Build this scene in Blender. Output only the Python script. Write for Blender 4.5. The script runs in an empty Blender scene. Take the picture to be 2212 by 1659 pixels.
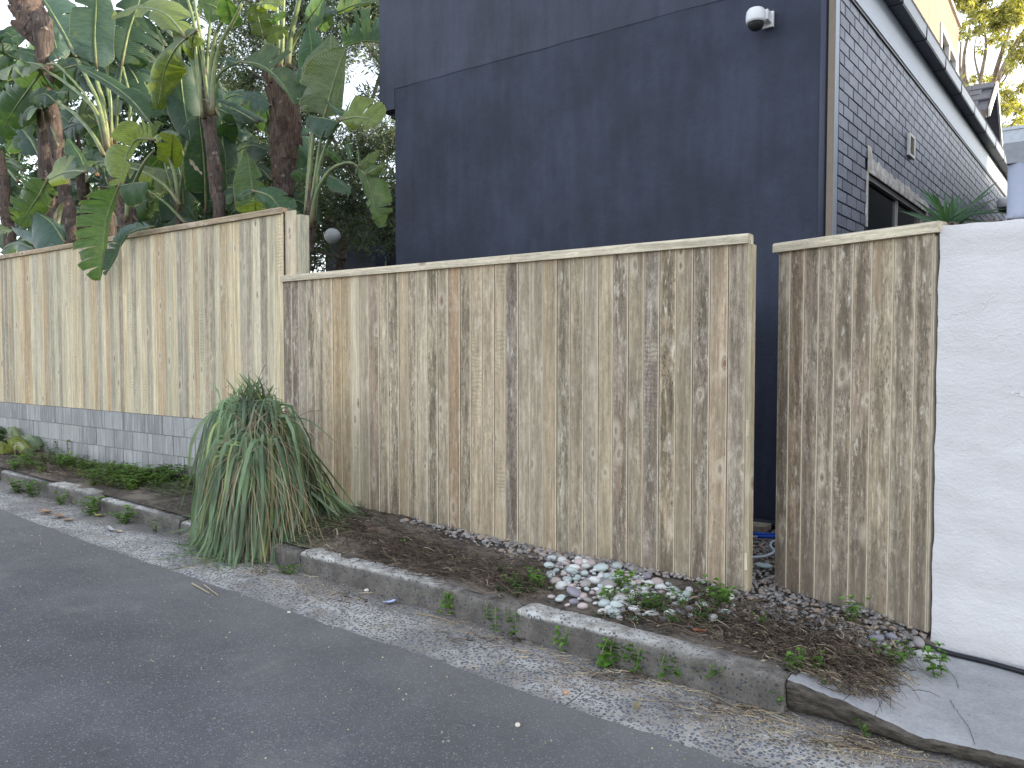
import bpy, bmesh, math, random
import numpy as np
from mathutils import Vector, Matrix, noise as mnoise

scene = bpy.context.scene
COL = scene.collection
R = math.radians
rnd = random.Random(7)

# ------------------------------------------------------------------ camera, sky, sun, exposure
W_PX, H_PX = 2212.0, 1659.0
FPX = 3100 / 4032 * W_PX
CX, CY = W_PX / 2, H_PX / 2
CAM = Vector((0, 0, 1.6))
YAW, PITCH = R(36.0), R(2.25)
cd = bpy.data.cameras.new('camera')
cam = bpy.data.objects.new('camera', cd)
COL.objects.link(cam)
cam.location = CAM
cam.rotation_euler = (math.pi / 2 - PITCH, 0, YAW)
cd.sensor_width = 36
cd.lens = 36 * FPX / W_PX
cd.clip_start, cd.clip_end = 0.05, 900
scene.camera = cam

SUN_EL, SUN_ROT = R(24), R(58)
world = bpy.data.worlds.new('World')
scene.world = world
world.use_nodes = True
wn = world.node_tree
for n in list(wn.nodes):
    wn.nodes.remove(n)
sky = wn.nodes.new('ShaderNodeTexSky')
sky.sky_type = 'NISHITA'
sky.sun_disc = False
sky.sun_elevation = SUN_EL
sky.sun_rotation = SUN_ROT
sky.air_density = 1.0
sky.dust_density = 1.5
hs = wn.nodes.new('ShaderNodeHueSaturation')
hs.inputs['Saturation'].default_value = 0.43
bg = wn.nodes.new('ShaderNodeBackground')
bg.inputs['Strength'].default_value = 0.15
wo = wn.nodes.new('ShaderNodeOutputWorld')
wn.links.new(sky.outputs[0], hs.inputs['Color'])
wn.links.new(hs.outputs[0], bg.inputs['Color'])
wn.links.new(bg.outputs[0], wo.inputs['Surface'])
sl = bpy.data.lights.new('sun', 'SUN')
sl.energy = 2.0
sl.angle = R(0.5)
sl.color = (1.0, 0.86, 0.66)
so = bpy.data.objects.new('sun', sl)
COL.objects.link(so)
sdir = Vector((math.sin(SUN_ROT) * math.cos(SUN_EL), math.cos(SUN_ROT) * math.cos(SUN_EL), math.sin(SUN_EL)))
so.rotation_euler = sdir.to_track_quat('Z', 'Y').to_euler()
scene.view_settings.view_transform = 'Standard'
scene.view_settings.look = 'None'
scene.view_settings.gamma = 1
scene.view_settings.exposure = 2.0
scene.view_settings.use_curve_mapping = False
scene.cycles.max_bounces = 6
scene.cycles.transparent_max_bounces = 6

# ------------------------------------------------------------------ helpers
FW = Vector((-math.sin(YAW) * math.cos(PITCH), math.cos(YAW) * math.cos(PITCH), -math.sin(PITCH)))
RT = Vector((math.cos(YAW), math.sin(YAW), 0))
UP = RT.cross(FW)
SLOPE = -0.028                                   # the street falls to the right


def ray(x, y):
    return FW + RT * ((x - CX) / FPX) - UP * ((y - CY) / FPX)


def at(x, y, Y):
    """Point of the plane y = Y seen at a place measured on the photograph."""
    r = ray(x, y)
    return CAM + r * (Y / r.y)


def atX(x, y, X):
    r = ray(x, y)
    return CAM + r * (X / r.x)


def onG(x, y, h=0.0):
    """Point of the sloping street surface raised by h."""
    r = ray(x, y)
    return CAM + r * ((h - CAM.z) / (r.z - SLOPE * r.x))


def road_z(x):
    return SLOPE * x


def depth(p):
    return (p - CAM).dot(FW)


SIDE = R(2.0)
SX, SY = math.sin(SIDE), math.cos(SIDE)
P0 = Vector((-1.55, 6.2, 0))
SDIR = Vector((SX, SY, 0))
SNRM = Vector((SY, -SX, 0))


def side(s, off, z):
    """Point on the brick side wall: s along it, off out of it."""
    p = P0 + SDIR * s + SNRM * off
    return Vector((p.x, p.y, z))


def tag(o, label=None, cat=None, group=None, kind=None):
    if label: o['label'] = label
    if cat: o['category'] = cat
    if group: o['group'] = group
    if kind: o['kind'] = kind
    return o


def empty(name, loc=(0, 0, 0), label=None, cat=None, group=None):
    o = bpy.data.objects.new(name, None)
    COL.objects.link(o)
    o.location = loc
    o.empty_display_size = 0.1
    return tag(o, label, cat, group)


def link(name, me, parent=None, loc=None):
    """Link a mesh; loc is in world space, parents are unrotated empties or meshes."""
    o = bpy.data.objects.new(name, me)
    COL.objects.link(o)
    loc = Vector(loc) if loc is not None else Vector((0, 0, 0))
    if parent is not None:
        o.parent = parent
        q = parent
        base = Vector((0, 0, 0))
        while q is not None:
            base += q.location
            q = q.parent
        o.location = loc - base
    else:
        o.location = loc
    return o


class MB:
    def __init__(s):
        s.v, s.f, s.m, s.uv = [], [], [], []

    def quad(s, a, b, c, d, m=0, uv=None):
        n = len(s.v)
        s.v += [a, b, c, d]
        s.f.append((n, n + 1, n + 2, n + 3))
        s.m.append(m)
        s.uv += uv or [(0, 0), (1, 0), (1, 1), (0, 1)]

    def grid(s, pts, m=0, uvs=None):
        """pts[i][j] grid of points."""
        n0 = len(s.v)
        ni, nj = len(pts), len(pts[0])
        for row in pts:
            s.v += row
        for i in range(ni - 1):
            for j in range(nj - 1):
                a = n0 + i * nj + j
                s.f.append((a, a + 1, a + nj + 1, a + nj))
                s.m.append(m)
                if uvs:
                    s.uv += [uvs[i][j], uvs[i][j + 1], uvs[i + 1][j + 1], uvs[i + 1][j]]
                else:
                    s.uv += [(0, 0)] * 4

    def box(s, lo, hi, m=0):
        x0, y0, z0 = lo
        x1, y1, z1 = hi
        n = len(s.v)
        s.v += [Vector(p) for p in ((x0, y0, z0), (x1, y0, z0), (x1, y1, z0), (x0, y1, z0), (x0, y0, z1), (x1, y0, z1), (x1, y1, z1), (x0, y1, z1))]
        for q in ((0, 3, 2, 1), (4, 5, 6, 7), (0, 1, 5, 4), (1, 2, 6, 5), (2, 3, 7, 6), (3, 0, 4, 7)):
            s.f.append(tuple(n + k for k in q))
            s.m.append(m)
            s.uv += [(0, 0)] * 4

    def prism(s, poly, ext, m=0):
        """poly: points in order (closed); ext: vector of extrusion."""
        n = len(s.v)
        k = len(poly)
        ext = Vector(ext)
        s.v += [Vector(p) for p in poly] + [Vector(p) + ext for p in poly]
        s.f.append(tuple(n + i for i in reversed(range(k))))
        s.f.append(tuple(n + k + i for i in range(k)))
        s.m += [m, m]
        s.uv += [(0, 0)] * (2 * k)
        for i in range(k):
            j = (i + 1) % k
            s.f.append((n + i, n + j, n + k + j, n + k + i))
            s.m.append(m)
            s.uv += [(0, 0)] * 4

    def tube(s, pts, rad, sides=6, m=0, cap=True):
        pts = [Vector(p) for p in pts]
        n0 = len(s.v)
        if not hasattr(rad, '__len__'):
            rad = [rad] * len(pts)
        ref = None
        for i, p in enumerate(pts):
            t = (pts[min(i + 1, len(pts) - 1)] - pts[max(i - 1, 0)]).normalized()
            if ref is None:
                ref = t.orthogonal().normalized()
            else:
                ref = (ref - t * ref.dot(t))
                ref = ref.normalized() if ref.length > 1e-6 else t.orthogonal().normalized()
            b = t.cross(ref)
            for k in range(sides):
                a = 2 * math.pi * k / sides
                s.v.append(p + (ref * math.cos(a) + b * math.sin(a)) * rad[i])
        for i in range(len(pts) - 1):
            for k in range(sides):
                k2 = (k + 1) % sides
                a = n0 + i * sides
                s.f.append((a + k, a + k2, a + sides + k2, a + sides + k))
                s.m.append(m)
                u0, u1 = i / (len(pts) - 1), (i + 1) / (len(pts) - 1)
                s.uv += [(u0, k / sides), (u0, (k + 1) / sides), (u1, (k + 1) / sides), (u1, k / sides)]
        if cap:
            s.f.append(tuple(n0 + k for k in reversed(range(sides))))
            s.m.append(m)
            e = n0 + (len(pts) - 1) * sides
            s.f.append(tuple(e + k for k in range(sides)))
            s.m.append(m)
            s.uv += [(0, 0)] * sides + [(1, 0)] * sides

    def mesh(s, name, mats, smooth=False, loc=None):
        me = bpy.data.meshes.new(name)
        vs = s.v
        if loc is not None:
            l = Vector(loc)
            vs = [v - l for v in vs]
        me.from_pydata([tuple(v) for v in vs], [], s.f)
        for mt in (mats if isinstance(mats, (list, tuple)) else [mats]):
            me.materials.append(mt)
        if max(s.m, default=0) > 0:
            me.polygons.foreach_set('material_index', s.m)
        ul = me.uv_layers.new(name='UVMap')
        ul.data.foreach_set('uv', [c for q in s.uv for c in q])
        if smooth:
            me.polygons.foreach_set('use_smooth', [True] * len(s.f))
        me.update()
        return me

    def build(s, name, mats, parent=None, smooth=False, loc=None):
        return link(name, s.mesh(name, mats, smooth, loc), parent, loc)


def curve(pts, n=12):
    """Catmull-Rom through pts."""
    pts = [Vector(p) for p in pts]
    if len(pts) == 2:
        return [pts[0].lerp(pts[1], i / n) for i in range(n + 1)]
    P = [pts[0] * 2 - pts[1]] + pts + [pts[-1] * 2 - pts[-2]]
    out = []
    m = len(pts) - 1
    for i in range(n + 1):
        u = i / n * m
        k = min(int(u), m - 1)
        t = u - k
        a, b, c, d = P[k], P[k + 1], P[k + 2], P[k + 3]
        out.append(0.5 * ((2 * b) + (c - a) * t + (2 * a - 5 * b + 4 * c - d) * t * t + (3 * b - a - 3 * c + d) * t ** 3))
    return out


# ------------------------------------------------------------------ material helpers
class Mat:
    def __init__(s, name, rough=0.8, spec=0.3):
        s.m = bpy.data.materials.new(name)
        s.m.use_nodes = True
        s.nt = s.m.node_tree
        s.b = s.nt.nodes['Principled BSDF']
        s.b.inputs['Roughness'].default_value = rough
        s.b.inputs['Specular IOR Level'].default_value = spec
        s.tc = None

    def n(s, t, **kw):
        nd = s.nt.nodes.new(t)
        for k, v in kw.items():
            setattr(nd, k, v)
        return nd

    def L(s, a, b):
        s.nt.links.new(a, b)

    def val(s, sock, v):
        if isinstance(v, (int, float)):
            sock.default_value = v
        elif isinstance(v, (tuple, list)):
            sock.default_value = (*v, 1) if len(v) == 3 and sock.type == 'RGBA' else v
        else:
            s.L(v, sock)

    def coord(s, which='Object'):
        if s.tc is None:
            s.tc = s.n('ShaderNodeTexCoord')
        return s.tc.outputs[which]

    def info(s, which):
        nd = s.n('ShaderNodeObjectInfo')
        return nd.outputs[which]

    def randcoord(s, k=41.0):
        """Object coordinates shifted by a random amount for each object."""
        r = s.info('Random')
        c = s.n('ShaderNodeCombineXYZ')
        for i, f in enumerate((k, k * 1.7, k * 0.6)):
            s.L(s.math('MULTIPLY', r, f), c.inputs[i])
        a = s.n('ShaderNodeVectorMath', operation='ADD')
        s.L(s.coord(), a.inputs[0])
        s.L(c.outputs[0], a.inputs[1])
        return a.outputs[0]

    def mapv(s, v, scale, loc=(0, 0, 0)):
        m = s.n('ShaderNodeMapping')
        m.inputs['Scale'].default_value = scale if isinstance(scale, tuple) else (scale,) * 3
        m.inputs['Location'].default_value = loc
        s.L(v, m.inputs['Vector'])
        return m.outputs[0]

    def noise(s, v, scale=1.0, detail=3, rough=0.55, dist=0.0, col=False):
        nd = s.n('ShaderNodeTexNoise')
        nd.inputs['Scale'].default_value = scale
        nd.inputs['Detail'].default_value = detail
        nd.inputs['Roughness'].default_value = rough
        nd.inputs['Distortion'].default_value = dist
        s.L(v, nd.inputs['Vector'])
        return nd.outputs['Color' if col else 'Fac']

    def voro(s, v, scale, out='Distance', feature='F1', rnd=1.0):
        nd = s.n('ShaderNodeTexVoronoi', feature=feature)
        nd.inputs['Scale'].default_value = scale
        nd.inputs['Randomness'].default_value = rnd
        s.L(v, nd.inputs['Vector'])
        return nd.outputs[out]

    def ramp(s, f, lo, hi, a=0.0, b=1.0):
        nd = s.n('ShaderNodeMapRange', interpolation_type='SMOOTHSTEP')
        s.val(nd.inputs['Value'], f)
        nd.inputs['From Min'].default_value = lo
        nd.inputs['From Max'].default_value = hi
        nd.inputs['To Min'].default_value = a
        nd.inputs['To Max'].default_value = b
        return nd.outputs[0]

    def math(s, op, a, b=0.0):
        nd = s.n('ShaderNodeMath', operation=op)
        s.val(nd.inputs[0], a)
        s.val(nd.inputs[1], b)
        return nd.outputs[0]

    def mix(s, f, a, b, mode='MIX'):
        nd = s.n('ShaderNodeMix', data_type='RGBA', blend_type=mode)
        s.val(nd.inputs['Factor'], f)
        s.val(nd.inputs[6], a)
        s.val(nd.inputs[7], b)
        return nd.outputs[2]

    def scalec(s, c, f):
        """colour * factor."""
        nd = s.n('ShaderNodeVectorMath', operation='SCALE')
        s.val(nd.inputs[0], c)
        s.val(nd.inputs['Scale'], f)
        return nd.outputs[0]

    def sep(s, v):
        nd = s.n('ShaderNodeSeparateXYZ')
        s.L(v, nd.inputs[0])
        return nd.outputs

    def bump(s, h, strength=0.5, dist=0.01, prev=None):
        nd = s.n('ShaderNodeBump')
        nd.inputs['Strength'].default_value = strength
        nd.inputs['Distance'].default_value = dist
        s.L(h, nd.inputs['Height'])
        if prev is not None:
            s.L(prev, nd.inputs['Normal'])
        return nd.outputs[0]

    def n_warp(s, v, k, scale=3.0):
        nd = s.n('ShaderNodeVectorMath', operation='MULTIPLY_ADD')
        s.L(s.noise(v, scale, 4, 0.6, col=True), nd.inputs[0])
        nd.inputs[1].default_value = (k, k, k)
        s.L(v, nd.inputs[2])
        return nd.outputs[0]

    def done(s, color=None, bump=None, rough=None):
        if color is not None: s.val(s.b.inputs['Base Color'], color)
        if bump is not None: s.L(bump, s.b.inputs['Normal'])
        if rough is not None: s.val(s.b.inputs['Roughness'], rough)
        return s.m


def plain(name, col, rough=0.6, metal=0.0, var=0.12, scale=30.0, bump=0.15):
    m = Mat(name, rough)
    v = m.coord()
    f = m.noise(v, scale, 4)
    c = m.mix(f, tuple(x * (1 - var) for x in col), tuple(min(1, x * (1 + var)) for x in col))
    m.b.inputs['Metallic'].default_value = metal
    return m.done(c, m.bump(m.noise(v, scale * 3, 2), bump, 0.003))


def wood_mat():
    m = Mat('weathered_pine', 0.82, 0.2)
    p = m.randcoord()
    oi = m.n('ShaderNodeObjectInfo')
    base, wth, rn = oi.outputs['Color'], oi.outputs['Alpha'], oi.outputs['Random']
    warp = m.n('ShaderNodeVectorMath', operation='MULTIPLY_ADD')
    m.L(m.noise(m.mapv(p, (7, 7, 1.6)), 1, 2, col=True), warp.inputs[0])
    warp.inputs[1].default_value = (0.05, 0.05, 0.05)
    m.L(p, warp.inputs[2])
    pw = warp.outputs[0]
    g = m.noise(m.mapv(pw, (85, 85, 2.2)), 1, 4, 0.65)
    g2 = m.noise(m.mapv(pw, (24, 24, 0.9)), 1, 3, 0.6)
    blot = m.noise(m.mapv(p, (15, 15, 1.5)), 1, 6, 0.74)
    uvx = m.sep(m.coord('UV'))[0]
    ew = m.math('ADD', uvx, m.math('MULTIPLY', m.math('SUBTRACT', m.noise(m.mapv(p, (20, 20, 5)), 1, 3), 0.5), 0.35))
    core_w = m.math('MULTIPLY', m.ramp(ew, 0.0, 0.22), m.ramp(ew, 0.78, 1.0, 1, 0))
    core_w = m.math('ADD', m.math('MULTIPLY', core_w, 0.75), 0.25)
    mould = m.math('MULTIPLY', m.math('MULTIPLY', m.ramp(blot, 0.36, 0.62), wth), core_w)
    fine = m.noise(m.mapv(p, (120, 120, 34)), 1, 4, 0.75)
    speck = m.math('MULTIPLY', m.ramp(fine, 0.49, 0.64), m.ramp(m.noise(m.mapv(p, (14, 14, 3.2), (2, 8, 3)), 1, 4), 0.40, 0.60))
    pale = m.ramp(m.noise(m.mapv(p, (34, 34, 8), (3.1, 0, 7.7)), 1, 6, 0.75), 0.53, 0.68)
    pale2 = m.ramp(m.noise(m.mapv(p, (9, 9, 3.4), (7, 2, 5)), 1, 5, 0.7), 0.55, 0.70)
    # cathedral growth rings on some boards
    cath = m.n('ShaderNodeTexWave', wave_type='RINGS', rings_direction='Y')
    cath.inputs['Scale'].default_value = 1.0
    cath.inputs['Distortion'].default_value = 2.2
    cath.inputs['Detail'].default_value = 2
    m.L(m.mapv(pw, (38, 38, 3.2)), cath.inputs['Vector'])
    ringf = m.math('MULTIPLY', m.ramp(cath.outputs['Fac'], 0.55, 1.0), 0.28)
    c = m.scalec(base, m.ramp(g, 0.22, 0.78, 0.70, 1.24))
    c = m.scalec(c, m.ramp(g2, 0.27, 0.73, 0.80, 1.18))
    mot = m.noise(m.mapv(p, (46, 46, 15), (1, 6, 2)), 1, 5, 0.7)
    c = m.scalec(c, m.math('ADD', 1.0, m.math('MULTIPLY', m.math('SUBTRACT', m.ramp(mot, 0.32, 0.68, 0.0, 1.0), 0.5), m.math('MULTIPLY', m.math('ADD', wth, 0.25), 0.5))))
    c = m.mix(ringf, c, m.scalec(base, 0.62))
    c = m.mix(m.math('MULTIPLY', mould, 0.85), c, (0.122, 0.094, 0.064))
    c = m.mix(m.math('MULTIPLY', m.math('MULTIPLY', pale, 0.72), m.math('ADD', wth, 0.12)), c, (0.70, 0.62, 0.50))
    c = m.mix(m.math('MULTIPLY', m.math('MULTIPLY', speck, 0.75), m.math('ADD', wth, 0.14)), c, (0.085, 0.066, 0.048))
    c = m.mix(m.math('MULTIPLY', m.math('MULTIPLY', pale2, 0.5), m.ramp(fine, 0.35, 0.6, 1, 0.3)), c, (0.70, 0.63, 0.52))
    # resin streaks
    st = m.math('MULTIPLY', m.ramp(m.noise(m.mapv(p, (15, 15, 0.8), (9, 4, 1)), 1, 2), 0.62, 0.74), 0.5)
    c = m.mix(st, c, m.mix(0.5, base, (0.62, 0.33, 0.12), 'MULTIPLY'))
    foot = m.ramp(m.math('ADD', m.sep(m.coord())[2], m.math('MULTIPLY', m.noise(m.mapv(p, (9, 9, 4)), 1, 4), 0.5)), 0.42, 0.85, 0.55, 0)
    c = m.mix(m.math('MULTIPLY', foot, wth), c, (0.17, 0.14, 0.105))
    # knots
    vo = m.n('ShaderNodeTexVoronoi')
    vo.inputs['Scale'].default_value = 1.0
    m.L(m.mapv(pw, (9.5, 3.0, 4.2)), vo.inputs['Vector'])
    keep = m.math('LESS_THAN', m.sep(vo.outputs['Color'])[0], 0.46)
    size = m.ramp(m.sep(vo.outputs['Color'])[1], 0, 1, 0.4, 1.25)
    d = m.math('DIVIDE', m.math('ADD', vo.outputs['Distance'], m.math('MULTIPLY', m.math('SUBTRACT', m.noise(m.mapv(p, (55, 55, 30)), 1, 4, 0.7), 0.5), 0.13)), size)
    halo = m.math('MULTIPLY', m.ramp(d, 0.14, 0.42, 1, 0), keep)
    core = m.math('MULTIPLY', m.ramp(d, 0.06, 0.125, 1, 0), keep)
    rim = m.math('MULTIPLY', m.math('MULTIPLY', m.ramp(d, 0.09, 0.12), m.ramp(d, 0.13, 0.17, 1, 0)), keep)
    c = m.mix(m.math('MULTIPLY', halo, 0.5), c, (0.68, 0.58, 0.45))
    c = m.mix(m.math('MULTIPLY', core, 0.85), c, (0.20, 0.10, 0.05))
    c = m.mix(m.math('MULTIPLY', rim, 0.5), c, (0.10, 0.065, 0.045))
    # saw marks
    wv = m.n('ShaderNodeTexWave', wave_type='BANDS', bands_direction='Z')
    wv.inputs['Scale'].default_value = 11
    wv.inputs['Distortion'].default_value = 7.0
    wv.inputs['Detail'].default_value = 2
    wv.inputs['Detail Scale'].default_value = 1.2
    m.L(p, wv.inputs['Vector'])
    sawm = m.math('MULTIPLY', m.math('GREATER_THAN', m.math('FRACT', m.math('MULTIPLY', rn, 7.31)), 0.82),
                  m.ramp(m.noise(m.mapv(p, (4, 4, 2.3), (5, 5, 5)), 1, 3), 0.5, 0.6))
    saw = m.math('MULTIPLY', m.ramp(wv.outputs['Fac'], 0.45, 0.9), sawm)
    c = m.mix(m.math('MULTIPLY', saw, 0.42), c, m.scalec(base, 0.45))
    h = m.math('ADD', m.math('MULTIPLY', g, 0.6), m.math('SUBTRACT', m.math('MULTIPLY', fine, 0.35), m.math('MULTIPLY', saw, 0.5)))
    h = m.math('SUBTRACT', h, m.math('MULTIPLY', rim, 0.5))
    return m.done(c, m.bump(h, 0.45, 0.004))


def aggregate_mat(name, cement, stone, cover, dirt=0.35, scale=62, front=False):
    """Exposed aggregate concrete: dark stones set in pale cement."""
    m = Mat(name, 0.85, 0.25)
    v = m.coord()
    wv = m.n('ShaderNodeVectorMath', operation='MULTIPLY_ADD')
    m.L(m.noise(v, 30, 2, col=True), wv.inputs[0])
    wv.inputs[1].default_value = (0.012, 0.012, 0.012)
    m.L(v, wv.inputs[2])
    d = m.voro(wv.outputs[0], scale)
    colr = m.voro(wv.outputs[0], scale, 'Color')
    cs = m.sep(colr)
    lim = m.math('ADD', m.math('MULTIPLY', cs[0], 0.28), cover)
    mask = m.ramp(m.math('SUBTRACT', lim, d), -0.03, 0.05)
    big = m.noise(v, 2.3, 4, 0.6)
    patch = m.ramp(m.noise(v, 5.5, 4, 0.65), 0.38, 0.62)
    st = m.mix(m.ramp(cs[1], 0, 1), tuple(x * 0.65 for x in stone), tuple(x * 1.5 for x in stone))
    st = m.mix(m.math('MULTIPLY', m.math('GREATER_THAN', cs[2], 0.9), 0.6), st, (0.32, 0.25, 0.2))
    cm = m.scalec(cement, m.ramp(m.noise(v, 140, 3), 0.2, 0.8, 0.72, 1.15))
    cm = m.mix(m.math('MULTIPLY', m.ramp(big, 0.4, 0.62), dirt), cm, (0.13, 0.115, 0.1))
    cm = m.mix(m.math('MULTIPLY', patch, dirt * 0.6), cm, (0.2, 0.185, 0.165))
    c = m.mix(m.math('MULTIPLY', mask, 0.94), cm, st)
    ky = m.math('ADD', m.sep(v)[1], m.math('MULTIPLY', m.math('SUBTRACT', m.noise(v, 3.0, 5, 0.65), 0.5), 0.7))
    c = m.mix(m.math('MULTIPLY', m.ramp(ky, 3.08, 3.42), 0.62), c, (0.135, 0.118, 0.10))
    dust = m.math('MULTIPLY', m.ramp(m.noise(v, 3.2, 5, 0.7), 0.55, 0.7), 0.45)
    c = m.mix(dust, c, (0.25, 0.22, 0.185))
    h = m.math('ADD', m.math('MULTIPLY', mask, 0.7), m.math('MULTIPLY', m.noise(v, 220, 3), 0.5))
    return m.done(c, m.bump(h, 0.55, 0.006))


M = {}
M['wood'] = wood_mat()
M['cutwood'] = plain('clean_wood_edge', (0.62, 0.53, 0.40), 0.8, var=0.3, scale=22)
M['agg'] = aggregate_mat('exposed_aggregate', (0.50, 0.485, 0.46), (0.11, 0.118, 0.135), 0.33, 0.62)
M['kerb'] = aggregate_mat('kerb_aggregate', (0.20, 0.185, 0.168), (0.085, 0.09, 0.1), 0.17, 0.6, 48)


def kerb_mat():
    """Kerb stone: pale scraped top, grimy face that road splash has stained."""
    m = Mat('kerb_stone', 0.88, 0.2)
    v = m.coord()
    wv = m.n('ShaderNodeVectorMath', operation='MULTIPLY_ADD')
    m.L(m.noise(v, 30, 2, col=True), wv.inputs[0])
    wv.inputs[1].default_value = (0.014, 0.014, 0.014)
    m.L(v, wv.inputs[2])
    d = m.voro(wv.outputs[0], 52)
    cs = m.sep(m.voro(wv.outputs[0], 52, 'Color'))
    mask = m.ramp(m.math('SUBTRACT', m.math('ADD', m.math('MULTIPLY', cs[0], 0.36), 0.08), d), -0.03, 0.05)
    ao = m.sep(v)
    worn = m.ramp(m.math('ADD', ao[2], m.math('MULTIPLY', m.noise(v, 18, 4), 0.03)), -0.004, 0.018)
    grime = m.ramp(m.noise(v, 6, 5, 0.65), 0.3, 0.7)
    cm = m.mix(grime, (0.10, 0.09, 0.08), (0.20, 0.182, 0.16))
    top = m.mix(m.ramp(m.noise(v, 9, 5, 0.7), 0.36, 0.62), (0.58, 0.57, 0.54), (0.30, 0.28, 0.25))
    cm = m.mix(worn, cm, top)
    cm = m.scalec(cm, m.ramp(m.noise(v, 120, 3), 0.2, 0.8, 0.75, 1.2))
    st = m.mix(cs[1], (0.05, 0.052, 0.058), (0.13, 0.135, 0.15))
    c = m.mix(m.math('MULTIPLY', mask, 0.9), cm, st)
    h = m.math('ADD', m.math('MULTIPLY', mask, 0.6), m.noise(v, 90, 5, 0.7))
    return m.done(c, m.bump(h, 0.7, 0.008))


M['kerbstone'] = kerb_mat()


def asphalt_mat():
    m = Mat('asphalt', 0.82, 0.3)
    v = m.coord()
    f = m.noise(v, 230, 3, 0.7)
    vd = m.voro(v, 150)
    cs = m.sep(m.voro(v, 150, 'Color'))
    big = m.noise(v, 0.9, 5, 0.6)
    mid = m.noise(v, 5, 4, 0.6)
    c = m.mix(m.ramp(f, 0.3, 0.72), (0.05, 0.051, 0.056), (0.142, 0.143, 0.152))
    c = m.scalec(c, m.ramp(big, 0.3, 0.7, 0.84, 1.2))
    c = m.scalec(c, m.ramp(mid, 0.3, 0.7, 0.93, 1.08))
    c = m.mix(m.math('MULTIPLY', m.math('GREATER_THAN', cs[0], 0.93), 0.55), c, (0.25, 0.25, 0.26))
    vd2 = m.voro(v, 7)
    sp = m.math('MULTIPLY', m.ramp(vd2, 0.03, 0.055, 1, 0), m.math('GREATER_THAN', m.sep(m.voro(v, 7, 'Color'))[0], 0.6))
    c = m.mix(m.math('MULTIPLY', sp, 0.75), c, (0.5, 0.48, 0.44))
    dust = m.math('MULTIPLY', m.ramp(m.noise(v, 1.9, 5, 0.65, 0.6), 0.56, 0.72), 0.28)
    c = m.mix(dust, c, (0.23, 0.215, 0.195))
    yy = m.math('ADD', m.sep(v)[1], m.math('MULTIPLY', m.noise(v, 2.2, 5, 0.65), 1.5))
    c = m.mix(m.math('MULTIPLY', m.ramp(yy, 2.5, 3.9), 0.3), c, (0.26, 0.245, 0.225))
    smear = m.math('MULTIPLY', m.ramp(m.noise(m.mapv(v, (1.6, 5, 1), (4, 1, 0)), 1, 6, 0.7), 0.64, 0.74), 0.35)
    c = m.mix(smear, c, (0.3, 0.29, 0.27))
    h = m.math('ADD', m.math('MULTIPLY', f, 0.6), m.math('MULTIPLY', m.ramp(vd, 0.0, 0.5, 1, 0), 0.6))
    return m.done(c, m.bump(h, 0.6, 0.005))


M['asphalt'] = asphalt_mat()


def soil_mat():
    m = Mat('verge_soil', 0.95, 0.1)
    v = m.coord()
    a = m.noise(v, 26, 5, 0.7)
    c = m.mix(m.ramp(a, 0.3, 0.7), (0.046, 0.039, 0.032), (0.17, 0.147, 0.125))
    c = m.mix(m.math('MULTIPLY', m.ramp(m.noise(v, 2.1, 4, 0.6), 0.46, 0.64), 0.7), c, (0.31, 0.26, 0.215))
    c = m.mix(m.ramp(m.noise(v, 160, 3, 0.6), 0.6, 0.7), c, (0.3, 0.26, 0.21))
    return m.done(c, m.bump(m.math('ADD', a, m.noise(v, 110, 4, 0.7)), 0.9, 0.02))


M['soil'] = soil_mat()


def concrete_mat(name, col, speck=True):
    m = Mat(name, 0.8, 0.25)
    v = m.coord()
    c = m.scalec(col, m.ramp(m.noise(v, 60, 4, 0.7), 0.2, 0.8, 0.84, 1.14))
    c = m.scalec(c, m.ramp(m.noise(v, 4, 5, 0.65), 0.3, 0.7, 0.84, 1.14))
    if speck:
        d = m.voro(v, 26)
        k = m.math('GREATER_THAN', m.sep(m.voro(v, 26, 'Color'))[0], 0.74)
        c = m.mix(m.math('MULTIPLY', m.ramp(d, 0.07, 0.12, 1, 0), m.math('MULTIPLY', k, 0.75)), c, (0.07, 0.065, 0.06))
        cr = m.voro(m.mapv(v, 1.0), 1.5, 'Distance', 'DISTANCE_TO_EDGE')
    return m.done(c, m.bump(m.math('ADD', m.noise(v, 150, 4), m.noise(v, 14, 4)), 0.35, 0.006))


M['concrete'] = concrete_mat('drive_concrete', (0.36, 0.36, 0.365))
M['mortar'] = concrete_mat('mortar', (0.30, 0.285, 0.25), False)


def block_mat():
    m = Mat('concrete_block', 0.88, 0.2)
    v = m.coord()
    p = m.randcoord()
    rn = m.info('Random')
    c = m.mix(rn, (0.26, 0.255, 0.25), (0.40, 0.39, 0.375))
    c = m.scalec(c, m.ramp(m.noise(p, 90, 4, 0.7), 0.2, 0.8, 0.84, 1.14))
    run = m.ramp(m.noise(m.mapv(p, (26, 26, 2.0)), 1, 4, 0.65), 0.46, 0.64)
    c = m.mix(m.math('MULTIPLY', run, 0.5), c, (0.55, 0.55, 0.55))
    run2 = m.ramp(m.noise(m.mapv(p, (30, 30, 1.6), (4, 1, 2)), 1, 4, 0.65), 0.52, 0.68)
    c = m.mix(m.math('MULTIPLY', run2, 0.55), c, (0.12, 0.125, 0.13))
    c = m.mix(m.math('MULTIPLY', m.ramp(m.noise(p, 5, 4), 0.6, 0.72), 0.4), c, (0.42, 0.37, 0.29))
    return m.done(c, m.bump(m.noise(p, 130, 4, 0.7), 0.5, 0.006))


M['block'] = block_mat()


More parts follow.
